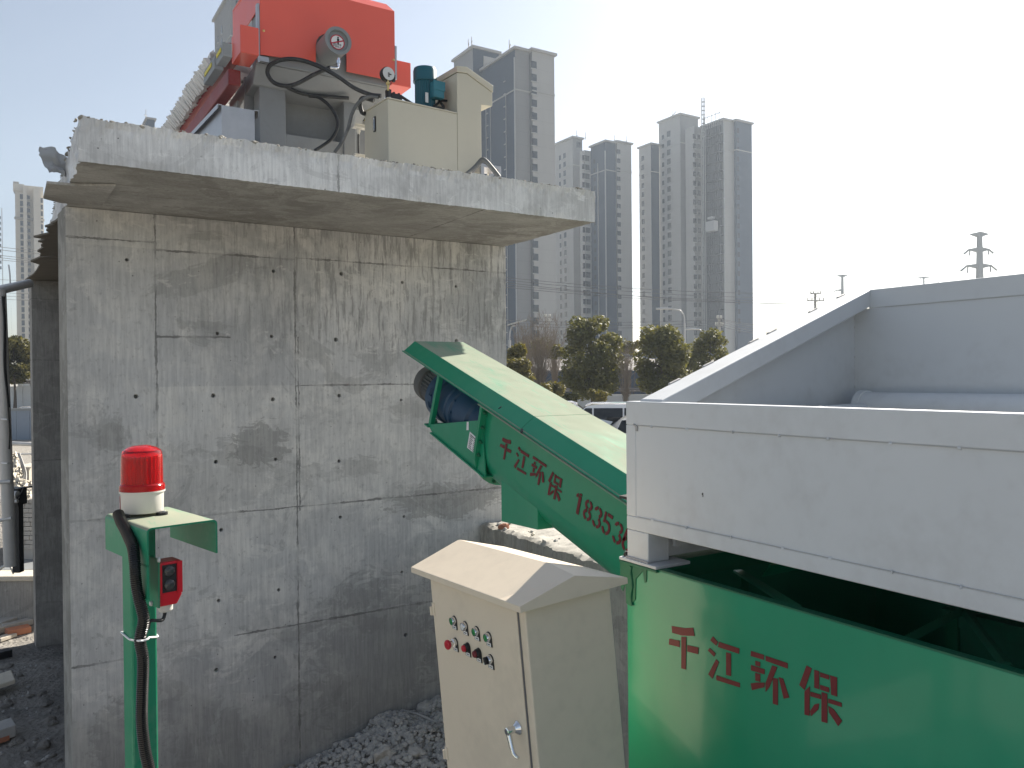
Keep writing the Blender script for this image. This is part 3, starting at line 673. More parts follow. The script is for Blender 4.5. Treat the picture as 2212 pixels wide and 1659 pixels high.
s0 = D_(1060, 356, 7.3); sk = thing('steel_stand', (s0.x, s0.y, SZ1), 'low grey angle steel stand behind the control column', 'stand')
hz = s0.z - SZ1
MB().box(s0.x - .1, s0.x + .11, s0.y, s0.y + .2, s0.z - .03, s0.z).build('top_frame', m_galv, sk, .003)
for a in (-.1, .08):
    for b in (0, .17): MB().box(s0.x + a, s0.x + a + .03, s0.y + b, s0.y + b + .03, SZ1, s0.z - .03).build('leg', m_galv, sk)
MB().obox((s0.x - .1, s0.y - .004, SZ1 + .02), (.17, 0, hz - .08), (0, .004, 0), (0, 0, .025)).build('brace', m_galv, sk)
# ------------------------------------------------------------------ grey hopper on the green tank
XT, XF, YE, YN = 1.90, 3.376, 2.263, -3.0
hp = thing('hopper', (XT, YE, -.68), 'large grey painted steel hopper with a sloped beam standing on the green tank', 'hopper')
zt_, zb_ = -.0905, -.554
MB().box(XT + .003, XT + .012, YN, YE - .004, zb_ + .05, zt_ - .085).build('side_sheet', m_grey, hp)
MB().box(XT, XT + .05, YN, YE, zt_ - .085, zt_).build('top_rail', m_grey, hp, .004)
MB().box(XT, XT + .05, YN, YE, zb_, zb_ + .05).build('bottom_rail', m_grey, hp, .004)
MB().box(XT + .0005, XT + .05, YE - .052, YE, zb_ + .05, zt_ - .085).build('end_post', m_grey, hp, .003)
for zz_, dz in ((zt_ - .0855, .0), (zb_ + .0505, 0)):
    MB().box(XT - .0006, XT + .004, YN, YE - .06, zz_ - .0012, zz_ + .0012).build('seam', m_seam, hp)
rnd = random.Random(9)
for zz_ in (zt_ - .086, zb_ + .05):
    y = YE - .14
    while y > -.5:
        MB().rock((XT, y, zz_), .006, int(rnd.random() * 1e6), 1, (.35, 1.4, 1), .3).build('weld_bead', m_grey, hp, smooth=60)
        y -= .16 + .04 * rnd.random()
MB().tube([(XT - .001, YE - .045, zt_ - .082), (XT - .001, YE - .062, zt_ - .09), (XT - .001, YE - .06, zt_ - .105)], .004, 6).build('weld_bead', m_weld, hp, smooth=60)
# leg and foot plates
MB().box(XT + .001, XT + .10, YE - .115, YE - .001, -.659, zb_ - .0005).build('leg', m_grey, hp, .004)
MB().box(XT - .012, XT + .15, YE - .17, YE + .03, -.670, -.659).build('foot_plate', m_grey, hp, .002)
MB().tube([(XT - .002, YE - .12, -.657), (XT - .001, YE - .06, -.656), (XT - .002, YE, -.657)], .005, 6).build('weld_bead', m_weld, hp)
MB().lathe((XT + .012, YE + .017, -.659), (0, 0, 1), [(.011, 0), (.011, .010), (.007, .011), (.007, .018)], 6).build('bolt', m_black, hp)
MB().lathe((XT + .012, YE + .017, -.682), (0, 0, -1), [(.010, 0), (.010, .011), (.0065, .012), (.0065, .035)], 6).build('bolt', m_black, hp)
MB().box(XT + .10, XF, YE - .09, YE - .085, -.652, zb_ - .001).build('cross_member', m_grey, hp)
MB().box(XT + .10, XF, YE - .085, YE - .02, -.652, -.644).build('cross_member', m_grey, hp)
MB().box(XT + .13, XF, YE - .118, YE - .10, zb_ - .06, zb_ - .02).build('inner_channel', m_grey, hp)
# end panel and sloping beam (the far end runs slightly out of square, as in the photo)
zfar = .389; sl = (zfar - zt_) / (XF - XT)
bz = lambda x: zt_ + sl * (x - XT)
yb = lambda x: YE - .172 + .182 * (x - XT) / (XF - XT)
def beam(x0, x1, ya, yc, za, zc):
    return MB().hexa([(x0, yb(x0) + ya, za(x0)), (x1, yb(x1) + ya, za(x1)), (x1, yb(x1) + yc, za(x1)), (x0, yb(x0) + yc, za(x0)), (x0, yb(x0) + ya, zc(x0)), (x1, yb(x1) + ya, zc(x1)), (x1, yb(x1) + yc, zc(x1)), (x0, yb(x0) + yc, zc(x0))])
beam(XT + .052, XF, .085, .092, lambda x: -.55, lambda x: bz(x) - .0785).build('end_panel', m_grey, hp)
beam(XT + .02, XF, 0, .115, lambda x: bz(x) - .078, bz).build('sloping_beam', m_grey, hp, .006)
MB().box(XT + .0505, XT + .09, YE - .08, YE - .002, zb_, zt_).build('end_rail', m_grey, hp, .003)
for x in (2.08, 2.28, 2.58, 2.71, 3.03, 3.27):
    MB().obox((x, yb(x) + .108, bz(x) - .004), (.06, .005, .06 * sl), (0, .014, 0), (0, 0, .009)).build('weld_bead', m_weld, hp, .003)
# far panel
MB().box(XF, XF + .012, YN, YE + .115, -.66, zfar - .085).build('side_sheet', m_grey, hp)
MB().box(XF - .003, XF + .05, YN, YE + .02, zfar - .085, zfar).build('top_rail', m_grey, hp, .004)
MB().box(XF - .004, XF + .004, YN, YE - .06, zfar - .0865, zfar - .0845).build('seam', m_seam, hp)
MB().tube([(XF - .003, YE + .10, -.3 + .02 * i) for i in range(34)], .006, 6, rf=lambda t: .005 + .002 * sin(t * 90)).build('weld_bead', m_weld, hp, smooth=60)
MB().tube([(XF - .02, YE - .04, -.15), (XF - .13, YE - .05, -.15)], .02, 6).build('pipe_stub', m_grey, hp)
# vibrating deck tubes
zc_ = -.15
MB().tube([(XF - .12, YE - .02, zc_), (XF - .12, YE - .06, zc_), (XF - .12, YN + .2, zc_)], .07, 20).build('tube', m_grey, hp, smooth=50)
MB().lathe((XF - .12, YE - .02, zc_), (0, -1, 0), [(.078, 0), (.078, .03), (.07, .03)], 24).build('tube_collar', m_grey, hp, smooth=30)
p, q = D_(1660, 892, 2.94), D_(1872, 872, 3.6)
p.z = q.z = -.172; MB().cyl(p, q, .045, n=18).build('tube', m_grey, hp, smooth=50)
MB().cyl(q - (q - p).normalized() * .03, q + (q - p).normalized() * .02, .052, n=20).build('tube_collar', m_weld, hp, smooth=30)
MB().hexa([(XT + .05, YN, -.46), (XF, YN, -.40), (XF, YE + .1, -.40), (XT + .05, YE + .1, -.46), (XT + .05, YN, -.45), (XF, YN, -.39), (XF, YE + .1, -.39), (XT + .05, YE + .1, -.45)]).build('shade_deck', m_deck_dark, hp)  # unseen sloped floor, added to keep light out of the tank
# chips and dirt marks
for (x, y, r) in ((560, 1212, .004), (562, 1222, .0035)):
    p = X_(*z6(x, y), XT + .0025); MB().rock(p, r, x, 1, (.3, 1, 1.3)).build('paint_chip', m_black, hp)

# ------------------------------------------------------------------ green tank
tk = thing('green_tank', (XT, YE, PLAT), 'glossy green steel tank with red stencilled characters on its side', 'tank')
zr = -.674
MB().box(XT, XT + .012, YN, YE, PLAT, zr - .0005).build('side_panel', m_green, tk, .002)
MB().box(XT - .002, XT + .03, YN, YE - .05, zr, zr + .005).build('rim', m_green_m, tk)
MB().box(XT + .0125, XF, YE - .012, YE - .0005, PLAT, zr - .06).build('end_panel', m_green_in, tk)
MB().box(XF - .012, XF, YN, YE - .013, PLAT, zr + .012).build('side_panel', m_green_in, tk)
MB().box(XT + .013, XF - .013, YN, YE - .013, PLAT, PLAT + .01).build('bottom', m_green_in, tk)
MB().box(XT + .101, XF, YE - .115, YE - .095, -.735, -.665).build('cross_rail', m_green_m, tk)
MB().box(XT + .101, XF, YE - .095, YE - .03, -.673, -.665).build('cross_rail', m_green_m, tk)
MB().box(XT - .012, XT + .15, YE - .17, YE + .03, -.681, -.672).build('foot_plate', m_green_m, tk, .002)
MB().box(XT + .013, XT + .09, YE - .09, YE + .001, -.79, -.6815).build('corner_post', m_green_m, tk, .003)
MB().prism([(XT - .003, YE + .035, -0.681), (XT - .003, YE - .11, -0.681), (XT - .003, YE - .108, -0.726), (XT - .003, YE - .098, -0.731), (XT - .003, YE - .09, -0.691), (XT - .003, YE - .052, -0.726), (XT - .003, YE - .048, -0.801), (XT - .003, YE - .02, -0.831), (XT - .003, YE + .002, -0.826), (XT - .003, YE + .006, -0.756), (XT - .003, YE + .02, -0.786), (XT - .003, YE + .032, -0.776)], (.0026, 0, 0)).build('corner_bracket', m_green_m, tk)
MB().tube([(XT - .004, YE - .03 + .004 * sin(i), -.686 - .014 * i) for i in range(11)], .006, 6, rf=lambda t: .006 + .002 * sin(t * 40)).build('weld_bead', m_green_m, tk, smooth=60)
# inside: bulkhead, braces
p1, p2 = X_(*z7(715, 420), 2.37), X_(*z7(1003, 606), 2.04)
MB().obox(p1, p2 - p1, (0, -.045, .01), (.004, 0, .008)).build('brace', m_green_m, tk)
pa, pb = X_(*z7(1910, 630), 2.67), X_(*z7(1620, 785), 2.26)
MB().obox(pa, pb - pa, (0, .012, .02), (.02, 0, 0)).build('brace', m_green_in, tk)
pb = X_(*z7(2130, 920), 2.22)
MB().obox(pa, pb - pa, (0, .02, .0), (.02, 0, .012)).build('brace', m_green_in, tk)
zq = X_(*z7(1900, 625), 2.70).z
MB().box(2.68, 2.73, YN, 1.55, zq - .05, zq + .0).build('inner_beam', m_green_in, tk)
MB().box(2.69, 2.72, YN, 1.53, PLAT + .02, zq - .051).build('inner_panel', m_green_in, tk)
MB().box(2.675, 2.689, 1.49, 1.53, PLAT + .02, zq - .01).build('inner_stiffener', m_green_m, tk)
pc = X_(*z7(750, 480), 2.49); MB().box(2.48, 2.52, pc.y - .02, pc.y + .02, pc.z - .04, pc.z + .03).build('inner_tab', m_green_m, tk)

# stencilled characters, traced once on the tank and reused on the conveyor
GLY = {
 'qian': [[(402, 697), (470, 708), (512, 706), (520, 748), (455, 746), (405, 732)], [(390, 762), (443, 773), (443, 806), (387, 792)], [(482, 795), (540, 808), (538, 842), (482, 828)], [(452, 752), (477, 754), (475, 921), (452, 915)]],
 'jiang': [[(614, 750), (640, 780), (630, 798), (600, 770)], [(598, 810), (628, 838), (620, 855), (588, 822)], [(630, 868), (645, 882), (612, 968), (590, 945)], [(645, 778), (750, 813), (748, 840), (640, 805)], [(682, 832), (707, 839), (707, 955), (682, 948)], [(632, 950), (753, 990), (753, 1013), (632, 975)]],
 'huan': [[(810, 825), (877, 846), (875, 871), (808, 851)], [(832, 876), (857, 883), (857, 907), (832, 899)], [(810, 897), (880, 920), (880, 946), (810, 925)], [(832, 938), (857, 945), (857, 984), (832, 977)], [(808, 992), (835, 988), (880, 988), (878, 1012), (815, 1027)], [(885, 850), (998, 888), (998, 916), (885, 876)], [(918, 900), (945, 908), (905, 1010), (885, 1036), (884, 992)], [(922, 964), (948, 968), (948, 1104), (922, 1096)], [(952, 960), (975, 968), (1006, 1065), (978, 1071)]],
 'bao': [[(1095, 900), (1122, 915), (1085, 1026), (1058, 1000)], [(1085, 1032), (1112, 1006), (1110, 1158), (1085, 1152)], [(1135, 922), (1160, 930), (1160, 1022), (1135, 1014)], [(1165, 935), (1211, 950), (1211, 973), (1165, 958)], [(1216, 950), (1252, 962), (1252, 1060), (1222, 1050)], [(1165, 999), (1211, 1014), (1211, 1039), (1165, 1024)], [(1115, 1034), (1168, 1050), (1168, 1073), (1115, 1058)], [(1172, 1036), (1202, 1046), (1202, 1196), (1172, 1188)], [(1207, 1070), (1276, 1092), (1276, 1113), (1207, 1092)], [(1136, 1100), (1160, 1095), (1155, 1126), (1118, 1161), (1112, 1135)], [(1207, 1108), (1235, 1125), (1278, 1185), (1258, 1212), (1210, 1140)]],
}
LOC = {}
for k, strokes in GLY.items():
    W = [[X_(*z7(x, y), XT - .001) for x, y in s] for s in strokes]
    mb = MB(); al = [p for s in W for p in s]
    for s in W: mb.prism(s, (-.0012, 0, 0))
    mb.build('stencil_character', m_letter, tk)
    u = [-(p.y) for p in al]; zc0 = [p.z for p in al]; cu, cz = (min(u) + max(u)) / 2, (min(zc0) + max(zc0)) / 2
    sz = .15 / (max(zc0) - min(zc0))
    LOC[k] = [[((-p.y - cu) * sz, (p.z - cz) * sz) for p in s] for s in W]

# ------------------------------------------------------------------ screw conveyor
ph = R(17.4); ca = V((0, cos(ph), sin(ph))); cn = V((0, -sin(ph), cos(ph))); XS = 2.62; XC = 2.83
O0 = X_(*z4(590, 548), XS)        # upper trough corner at the lip line
S = lambda x, s, n: V((x, O0.y, O0.z)) + ca * s + cn * n   # x across, s up along the axis, n square to it
sv = thing('screw_conveyor', (XC, O0.y, PLAT), 'green inclined screw conveyor trough with dusty hood and red stencilled digits', 'conveyor')
def ushape(r0_, drop, n=14):
    pts = [(XC - r0_, 0.), (XC - r0_, -drop)]
    for i in range(1, n): t = pi + pi * i / n; pts.append((XC + r0_ * cos(t), -drop + r0_ * sin(t)))
    return pts + [(XC + r0_, -drop), (XC + r0_, 0.)]
U = ushape(.21, .335); Ui = ushape(.20, .335)
SL = -2.33
MB().rings([[S(x, SL, n) for x, n in U + Ui[::-1]], [S(x, 0, n) for x, n in U + Ui[::-1]]]).build('trough', m_green, sv, smooth=30)
Uf = ushape(.255, .335); 
MB().rings([[S(x, -.005, n) for x, n in Uf], [S(x, .009, n) for x, n in Uf]]).build('flange', m_green, sv, .002)
MB().rings([[S(x, .011, n) for x, n in Uf], [S(x, .022, n) for x, n in Uf]]).build('flange', m_green, sv, .002)
bolts = [(XC - .232, -.06), (XC - .232, -.16), (XC - .232, -.26), (XC - .232, -.35), (XC - .195, -.455), (XC - .08, -.552)]
for x, n in bolts:
    MB().lathe(S(x, .022, n), -ca, [(.008, -.022), (.008, -.01), (.012, -.008), (.012, 0), (.012, .027), (.012, .038), (.007, .04), (.007, .052)], 8).build('flange_bolt', m_green_m, sv)
MB().box(0, 0, 0, 0, 0, 0) if False else None
lip = [(XS - .078, -.006), (XC + .25, -.006), (XC + .25, 0), (XS - .078, 0)]
MB().rings([[S(x, SL, n) for x, n in lip], [S(x, 0, n) for x, n in lip]]).build('trough_lip', m_green_d, sv)
# hood, two lengths
def hood(s0, s1, name):
    xb0, xb1, hgt, out = XS + .03, XS + .45, .085, .075
    prof = [(XS - .068, .004), (XS - .064, .010), (XS - .050, .010), (xb0 - .004, hgt - .003), (xb0, hgt), (xb1, hgt), (xb1 + .004, hgt - .003), (XC + .27, .010), (XC + .275, .004)]
    return MB().rings([[S(x, s0, n) for x, n in prof], [S(x, s1, n) for x, n in prof]], True).build(name, m_green_d, sv)
send = (X_(897, 731, XS + .03) - O0).dot(ca)
sj = (X_(1155.8, 893.6, XS + .03) - O0).dot(ca)
hd1 = hood(sj + .002, send, 'hood'); hd2 = hood(SL, sj - .002, 'hood')
for h in (hd1, hd2):
    h.data.materials.append(m_green)
    for f in h.data.polygons:
        nx = f.normal
        if abs(nx.x) > .3 or nx.dot(cn) < .5: f.material_index = 1
for s in (sj - 1.05, sj - 1.6):
    MB().lathe(S(XS - .055, s, .0), cn, [(.009, 0), (.009, .012), (.006, .013), (.006, .024)], 8).build('lid_bolt', m_chrome, sv)
cl = X_(*z4(790, 640), XS - .06); 
MB().rock(S(XS - .058, sj - .02, .006), .02, 5, 2, (.5, 2.2, .4), .5).build('burnt_weld', m_black, sv)
MB().rock(X_(*z4(660, 572), XS - .05), .008, 6, 1, (.6, 2.2, .6), .4).build('burnt_weld', m_black, sv)
# drive
sd, nd = .022, -.25
MB().lathe(S(XC, sd, nd), ca, [(.12, 0), (.12, .12), (.15, .13), (.15, .30), (.17, .32), (.17, .52), (.185, .53), (.185, .57), (.165, .58), (.165, .62), (.175, .63), (.175, .74), (.19, .75), (.19, .80), (.175, .81), (.175, .84), (.195, .85), (.195, .90), (.14, .92)], 48).build('gearbox', m_blue, sv, smooth=30)
for i in range(12):
    t = 2 * pi * i / 12; d = V((cos(t), 0, 0)) + cn * sin(t)
    MB().obox(S(XC, sd + .80, nd) + d * .172 - d.cross(ca) * .024, d.cross(ca) * .048, d * .022, ca * .05).build('gearbox_rib', m_blue, sv)
    MB().lathe(S(XC, sd + .53, nd) + d * .168, -ca, [(.014, 0), (.014, .016)], 6).build('gearbox_bolt', m_blue, sv)
NB = 60
rg = []
for h in (.92, 1.14): rg.append([S(XC, sd + h, nd) + (V((cos(2 * pi * i / NB), 0, 0)) + cn * sin(2 * pi * i / NB)) * (.135 if i % 2 else .120) for i in range(NB)])
MB().rings(rg).build('motor', m_motor, sv)
MB().lathe(S(XC, sd + 1.13, nd), ca, [(.138, 0), (.146, .004), (.146, .09), (.13, .12), (.04, .125)], 36).build('motor_fan_cover', m_motor, sv, smooth=30)
# drive cradle
def side(x0):
    pts = [z4(240, 672), z4(558, 645), z4(556, 690), z4(575, 975), z4(262, 716)]
    return [X_(a, b, x0) for a, b in pts]
for xx in (XS - .012, XC + .2):
    pts = [V((xx, p.y, p.z)) for p in side(XS - .012)]
    MB().prism(pts, (.008, 0, 0)).build('cradle_side', m_green, sv)
pp = side(XS - .012)
e = (pp[4] - pp[3]).normalized()
MB().obox(V((XS - .03, pp[3].y, pp[3].z)), pp[4] - pp[3], (.47, 0, 0), cn * -.008).build('cradle_base', m_green, sv)
MB().obox(V((XS - .03, pp[0].y, pp[0].z)) - ca * .03, (.5, 0, 0), ca * .06, (0, 0, -.01)).build('cradle_plate', m_green, sv)
MB().lathe(X_(*z4(285, 662), XS + .03), (0, 0, 1), [(.013, 0), (.013, .016), (.009, .017), (.009, .03)], 6).build('cradle_bolt', m_green_m, sv)
q0, q1 = X_(*z4(300, 345), XS - .02), X_(*z4(240, 672), XS - .012)
for xx in (0, .43):
    MB().obox(q1 + V((xx, 0, 0)), q0 - q1, (.035, 0, 0), (0, -.035, 0)).build('hood_strut', m_green, sv)
zb4 = X_(*z4(380, 650), XS + .05)
MB().prism([V((XS + .07, zb4.y + .06, zb4.z - .03)), V((XS + .07, zb4.y - .06, zb4.z - .03)), V((XS + .07, zb4.y - .01, zb4.z + .10)), V((XS + .07, zb4.y + .03, zb4.z + .1))], (.02, 0, 0)).build('gearbox_foot', m_blue, sv)
# name plate
npz = [X_(*z4(x, y), XS - .0135) for x, y in ((484, 712), (538, 762), (530, 855), (468, 806))]
pl_ = MB().prism(npz, (-.0015, 0, 0)).build('name_plate', m_offw, sv)
a_, b_, d_2 = npz[0], npz[1] - npz[0], npz[3] - npz[0]
for i in range(8):
    for j, (l0_, l1_) in enumerate(((.12, .46), (.54, .9))):
        if i == 0 and j: continue
        q = a_ + d_2 * (.1 + .108 * i) + b_ * l0_; ln = b_ * ((l1_ - l0_) * (1.9 if i == 0 else (.6 + .4 * ((i * 7 + j * 3) % 5) / 4)))
        MB().obox(q + V((-.0017, 0, 0)), ln, d_2 * (.05 if i else .07), (-.0005, 0, 0)).build('plate_text', m_inkg, pl_)
w_ = [X_(*z4(x, y), XS - .0135) for x, y in ((466, 655), (477, 655), (477, 704), (464, 704))]
MB().prism(w_, (-.001, 0, 0)).build('paint_scrape', m_offw, sv)
# discharge chute
cA, cB = X_(*z4(668, 1237), XS + .02), X_(*z4(880, 1287), XS + .02)
MB().hexa([(XS + .02, cB.y, cB.z), (XS + .2, cB.y, cB.z), (XS + .2, cA.y, cA.z), (XS + .02, cA.y, cA.z), (XS + .02, cB.y, S(0, 0, 0).z - .45), (XS + .2, cB.y, S(0, 0, 0).z - .45), (XS + .2, cA.y, S(0, 0, 0).z - .32), (XS + .02, cA.y, S(0, 0, 0).z - .32)]).build('discharge_chute', m_green, sv, .003)
MB().box(XC - .06, XC + .06, 1.95, 2.05, PLAT, S(0, 0, -.38).z - .95).build('support_post', m_green_m, sv)
# lettering on the trough
def place(polys, c, k=1.0):
    c = X_(*c, XS - .0025); mb = MB()
    for s in polys: mb.prism([c + (-ca) * (u * k) + cn * (v * k) for u, v in s], (-.0012, 0, 0))
    return mb.build('stencil_character', m_letter, sv)
for k, c in (('qian', z4(692, 812)), ('jiang', z4(785, 882)), ('huan', z4(882, 948)), ('bao', z4(980, 1034))): place(LOC[k], c, .98)
def arcband(cx, cy, rx, ry, w, a0, a1, n=10):
    o_ = [(cx + rx * cos(R(a0 + (a1 - a0) * i / n)), cy + ry * sin(R(a0 + (a1 - a0) * i / n))) for i in range(n + 1)]
    i_ = [(cx + (rx - w) * cos(R(a0 + (a1 - a0) * i / n)), cy + (ry - w) * sin(R(a0 + (a1 - a0) * i / n))) for i in range(n + 1)]
    return o_ + i_[::-1]
hh = .058; w8 = .017
D8 = [arcband(0, .029, .033, .030, w8, -78, 78), arcband(0, .029, .033, .030, w8, 102, 258), arcband(0, -.027, .036, .032, w8, -78, 78), arcband(0, -.027, .036, .032, w8, 102, 258)]
D1 = [[(-.012, -.06), (.012, -.06), (.012, .045), (-.012, .045)], [(-.012, .05), (.012, .05), (.012, .062), (-.004, .062)], [(-.034, .03), (-.017, .03), (-.017, .057), (-.034, .046)]]
D3 = [arcband(0, .029, .034, .031, w8, 100, 175), arcband(0, .029, .034, .031, w8, -62, 80), arcband(0, -.027, .036, .033, w8, -80, 68), arcband(0, -.027, .036, .033, w8, 185, 260)]
D5 = [[(-.033, .0), (-.017, .0), (-.014, .06), (-.03, .06)], [(-.006, .044), (.036, .044), (.036, .062), (-.006, .062)], arcband(-.002, -.02, .036, .04, w8, -80, 112), arcband(-.002, -.02, .036, .04, w8, 190, 262)]
D6 = [arcband(0, -.02, .036, .038, w8, -78, 78), arcband(0, -.02, .036, .038, w8, 102, 258), [(-.036, -.01), (-.02, -.01), (.0, .06), (-.02, .06)]]
for g, c in ((D1, z8b(1402, 168)), (D8, z8b(1510, 245)), (D3, z8b(1625, 332)), (D5, z8b(1742, 415)), (D3, z8b(1875, 525)), (D6, z8b(1990, 620))): place(g, c, 1.0)

# ------------------------------------------------------------------ control cabinet (leans a little to the left)
C0 = D_(1123, 1310.5, 2.3); tilt = Matrix.Rotation(R(4.6), 4, -f0)
CM = Matrix.Translation(C0) @ tilt @ Matrix.Translation(-C0); CI = CM.inverted()
cb = thing('control_cabinet', C0, 'leaning cream steel control cabinet with gabled roof and two rows of push buttons', 'cabinet')
cb.matrix_world = Matrix.Translation(C0) @ tilt
def Lc(px, py, xpl):      # measured point on a cabinet plane x = xpl, in the untilted frame
    o_ = CI @ V((0, 0, 0)); d = CI.to_3x3() @ ray(px, py); return o_ + d * ((xpl - o_.x) / d.x)
RX, RY = .40, .74; cx0, cy0, cz0 = C0
bx0 = cx0 + .035; bx1 = cx0 + .352; by0 = cy0 + .032; by1 = cy0 + .655
body = MB().box(bx0, bx1, by0, by1, cz0 - 1.02, cz0 - .016).build('body', m_cream, cb, .004)
MB().box(bx0 - .0035, bx0 - .0005, by0 + .034, by1 - .012, cz0 - .97, cz0 - .03).build('door_shadow_gap', m_inkg, cb)
door = MB().box(bx0 - .008, bx0 - .0035, by0 + .037, by1 - .014, cz0 - .965, cz0 - .034).build('door', m_cream, cb, .0025)
# roof: main gable, outer ends dropped a little
inn, g0, g1 = .118, .066, .048
rf = MB()
A = lambda x, y, z: V((cx0 + x, cy0 + y, cz0 + z))
fs = -.019
prof = [(0, 0, 0), (0, inn, .0)]
pts = {}
E = [A(0, 0, 0), A(RX / 2, 0, g1), A(RX, 0, 0)]; I = [A(0, inn, .0), A(RX / 2, inn + .02, g0), A(RX, inn + .03, .0)]
I2 = [A(0, RY - .02, 0), A(RX / 2, RY - .02, g0), A(RX, RY - .02, 0)]; E2 = [A(0, RY, 0), A(RX / 2, RY, g0 - .004), A(RX, RY, 0)]
rows = [E, I, I2, E2]
lo = [[p + V((0, 0, fs)) for p in r] for r in rows]
for i in range(3):
    for j in range(2): rf.face([rows[i][j], rows[i][j + 1], rows[i + 1][j + 1], rows[i + 1][j]])
    for j in (0, 2): rf.face([rows[i][j], rows[i + 1][j], lo[i + 1][j], lo[i][j]])
for r, l in ((E, lo[0]), (E2, lo[3])):
    rf.face([r[0], r[1], r[2], l[2], l[0]])
rf.face([lo[0][0], lo[0][2], lo[3][2], lo[3][0]])
bmesh.ops.remove_doubles(rf.b, verts=rf.b.verts, dist=1e-5)
rf.build('roof', m_cream, cb, .0015)
for pz_ in ((945, 1312), (968, 1622)):
    p = Lc(*pz_, bx0 - .008); hn = MB().box(bx0 - .011, bx0 - .0065, by1 - .03, by1 - .012, p.z - .035, p.z + .01).build('hinge', m_cream, door, .001)
    MB().lathe((bx0 - .011, by1 - .008, p.z - .035), (0, 0, 1), [(.006, 0), (.006, .03)], 10).build('hinge_pin', m_cream, hn)
xd = bx0 - .008
def button(px, py, kind, mcap, label):
    p = Lc(*z5(px, py), xd - .012); p.x = xd
    b_ = MB()
    pts = [(xd - .0005, p.y + .0155 * cos(R(a)), p.z + .0155 * sin(R(a))) for a in range(0, 181, 15)]
    pts = [(xd - .0005, p.y + .017, p.z - .029)] + [(xd - .0005, p.y + .0165 * cos(R(a)), p.z + .0165 * sin(R(a))) for a in range(0, 181, 15)] + [(xd - .0005, p.y - .017, p.z - .029)]
    base = b_.prism(pts, (-.0025, 0, 0)).build('push_button' if kind != 'knob' else 'selector_switch', m_ink, door); base['label'] = label
    MB().obox((xd - .0032, p.y - .0125, p.z - .0275), (0, .025, 0), (-.0008, 0, 0), (0, 0, .0105)).build('legend_plate', m_offw, base)
    MB().obox((xd - .0041, p.y - .008, p.z - .0245), (0, .016, 0), (-.0002, 0, 0), (0, 0, .004)).build('legend_text', m_inkg, base)
    ax = V((-1, 0, 0)); c = V((xd - .003, p.y, p.z))
    if kind == 'mush':
        MB().lathe(c, ax, [(.0145, 0), (.0145, .01), (.012, .012), (.012, .022)], 24).build('bezel', m_chrome, base, smooth=30)
        MB().lathe(c + ax * .02, ax, [(.012, 0), (.0165, .006), (.0165, .011), (.013, .015), (.002, .016)], 24).build('cap', mcap, base, smooth=30)
    else:
        MB().lathe(c, ax, [(.0145, 0), (.0145, .009), (.0128, .012), (.0115, .012), (.0115, .008)], 28).build('bezel', m_chrome if kind != 'dark' else m_black, base, smooth=30)
        MB().lathe(c + ax * .006, ax, [(.0112, 0), (.0112, .004 if kind != 'dark' else .011), (.009, .0052 if kind != 'dark' else .013), (.001, .0054 if kind != 'dark' else .0135)], 24).build('cap', mcap, base, smooth=30)
        if kind == 'knob':
            MB().obox(c + ax * .011 + V((0, -.004, -.011)), (0, .008, 0), ax * .012, (0, .004, .022)).build('lever', m_black, base, .002)
            MB().obox(c + ax * .0235 + V((0, -.001, -.0105)), (0, .003, 0), ax * .0006, (0, 0, .007)).build('pointer', m_offw, base)
for q in ((425, 693, 'flat', m_btn_g, 'leftmost green button of the upper row'), (497, 729, 'flat', m_btn_w, 'white button in the upper row'), (573, 764, 'flat', m_btn_g, 'green button right of the white one'), (651, 802, 'flat', m_btn_g, 'rightmost green button of the upper row'),
          (433, 838, 'mush', m_btn_r, 'red mushroom emergency stop button'), (514, 870, 'dark', m_btn_r, 'bright red button in the lower row'), (586, 907, 'dark', m_btn_d, 'dark red button in the lower row'), (664, 950, 'knob', m_black, 'black selector switch at the end of the lower row')): button(*q)
hp_ = Lc(*z5(866, 1393), xd)
hb = MB().lathe((xd - .0005, hp_.y, hp_.z), (-1, 0, 0), [(.021, 0), (.021, .003), (.014, .012), (.0105, .016), (.0105, .03)], 24).build('handle', m_chrome, door, smooth=30)
MB().lathe((xd - .03, hp_.y, hp_.z), (-1, 0, 0), [(.0125, 0), (.0125, .012), (.009, .014)], 20).build('lock', m_chrome, hb, smooth=30)
c = V((xd - .036, hp_.y, hp_.z))
MB().tube([c + V((0, .0, -.004)), c + V((-.001, -.006, -.02)), c + V((-.002, -.016, -.045)), c + V((-.002, -.024, -.058)), c + V((0, -.034, -.0645)), c + V((.002, -.042, -.0655))], .007, 10, rf=lambda t: .0085 - .0035 * t).build('lever', m_chrome, hb, smooth=60)
st_ = Lc(*z5(1275, 1262), bx0)
MB().box(bx0 + .03, bx0 + .05, by0 + .01, by1 - .01, cz0 - 1.03, cz0 - 1.02).build('base_frame', m_inkg, cb)
MB().box(bx1 - .05, bx1 - .03, by0 + .01, by1 - .01, cz0 - 1.03, cz0 - 1.02).build('base_frame', m_inkg, cb)

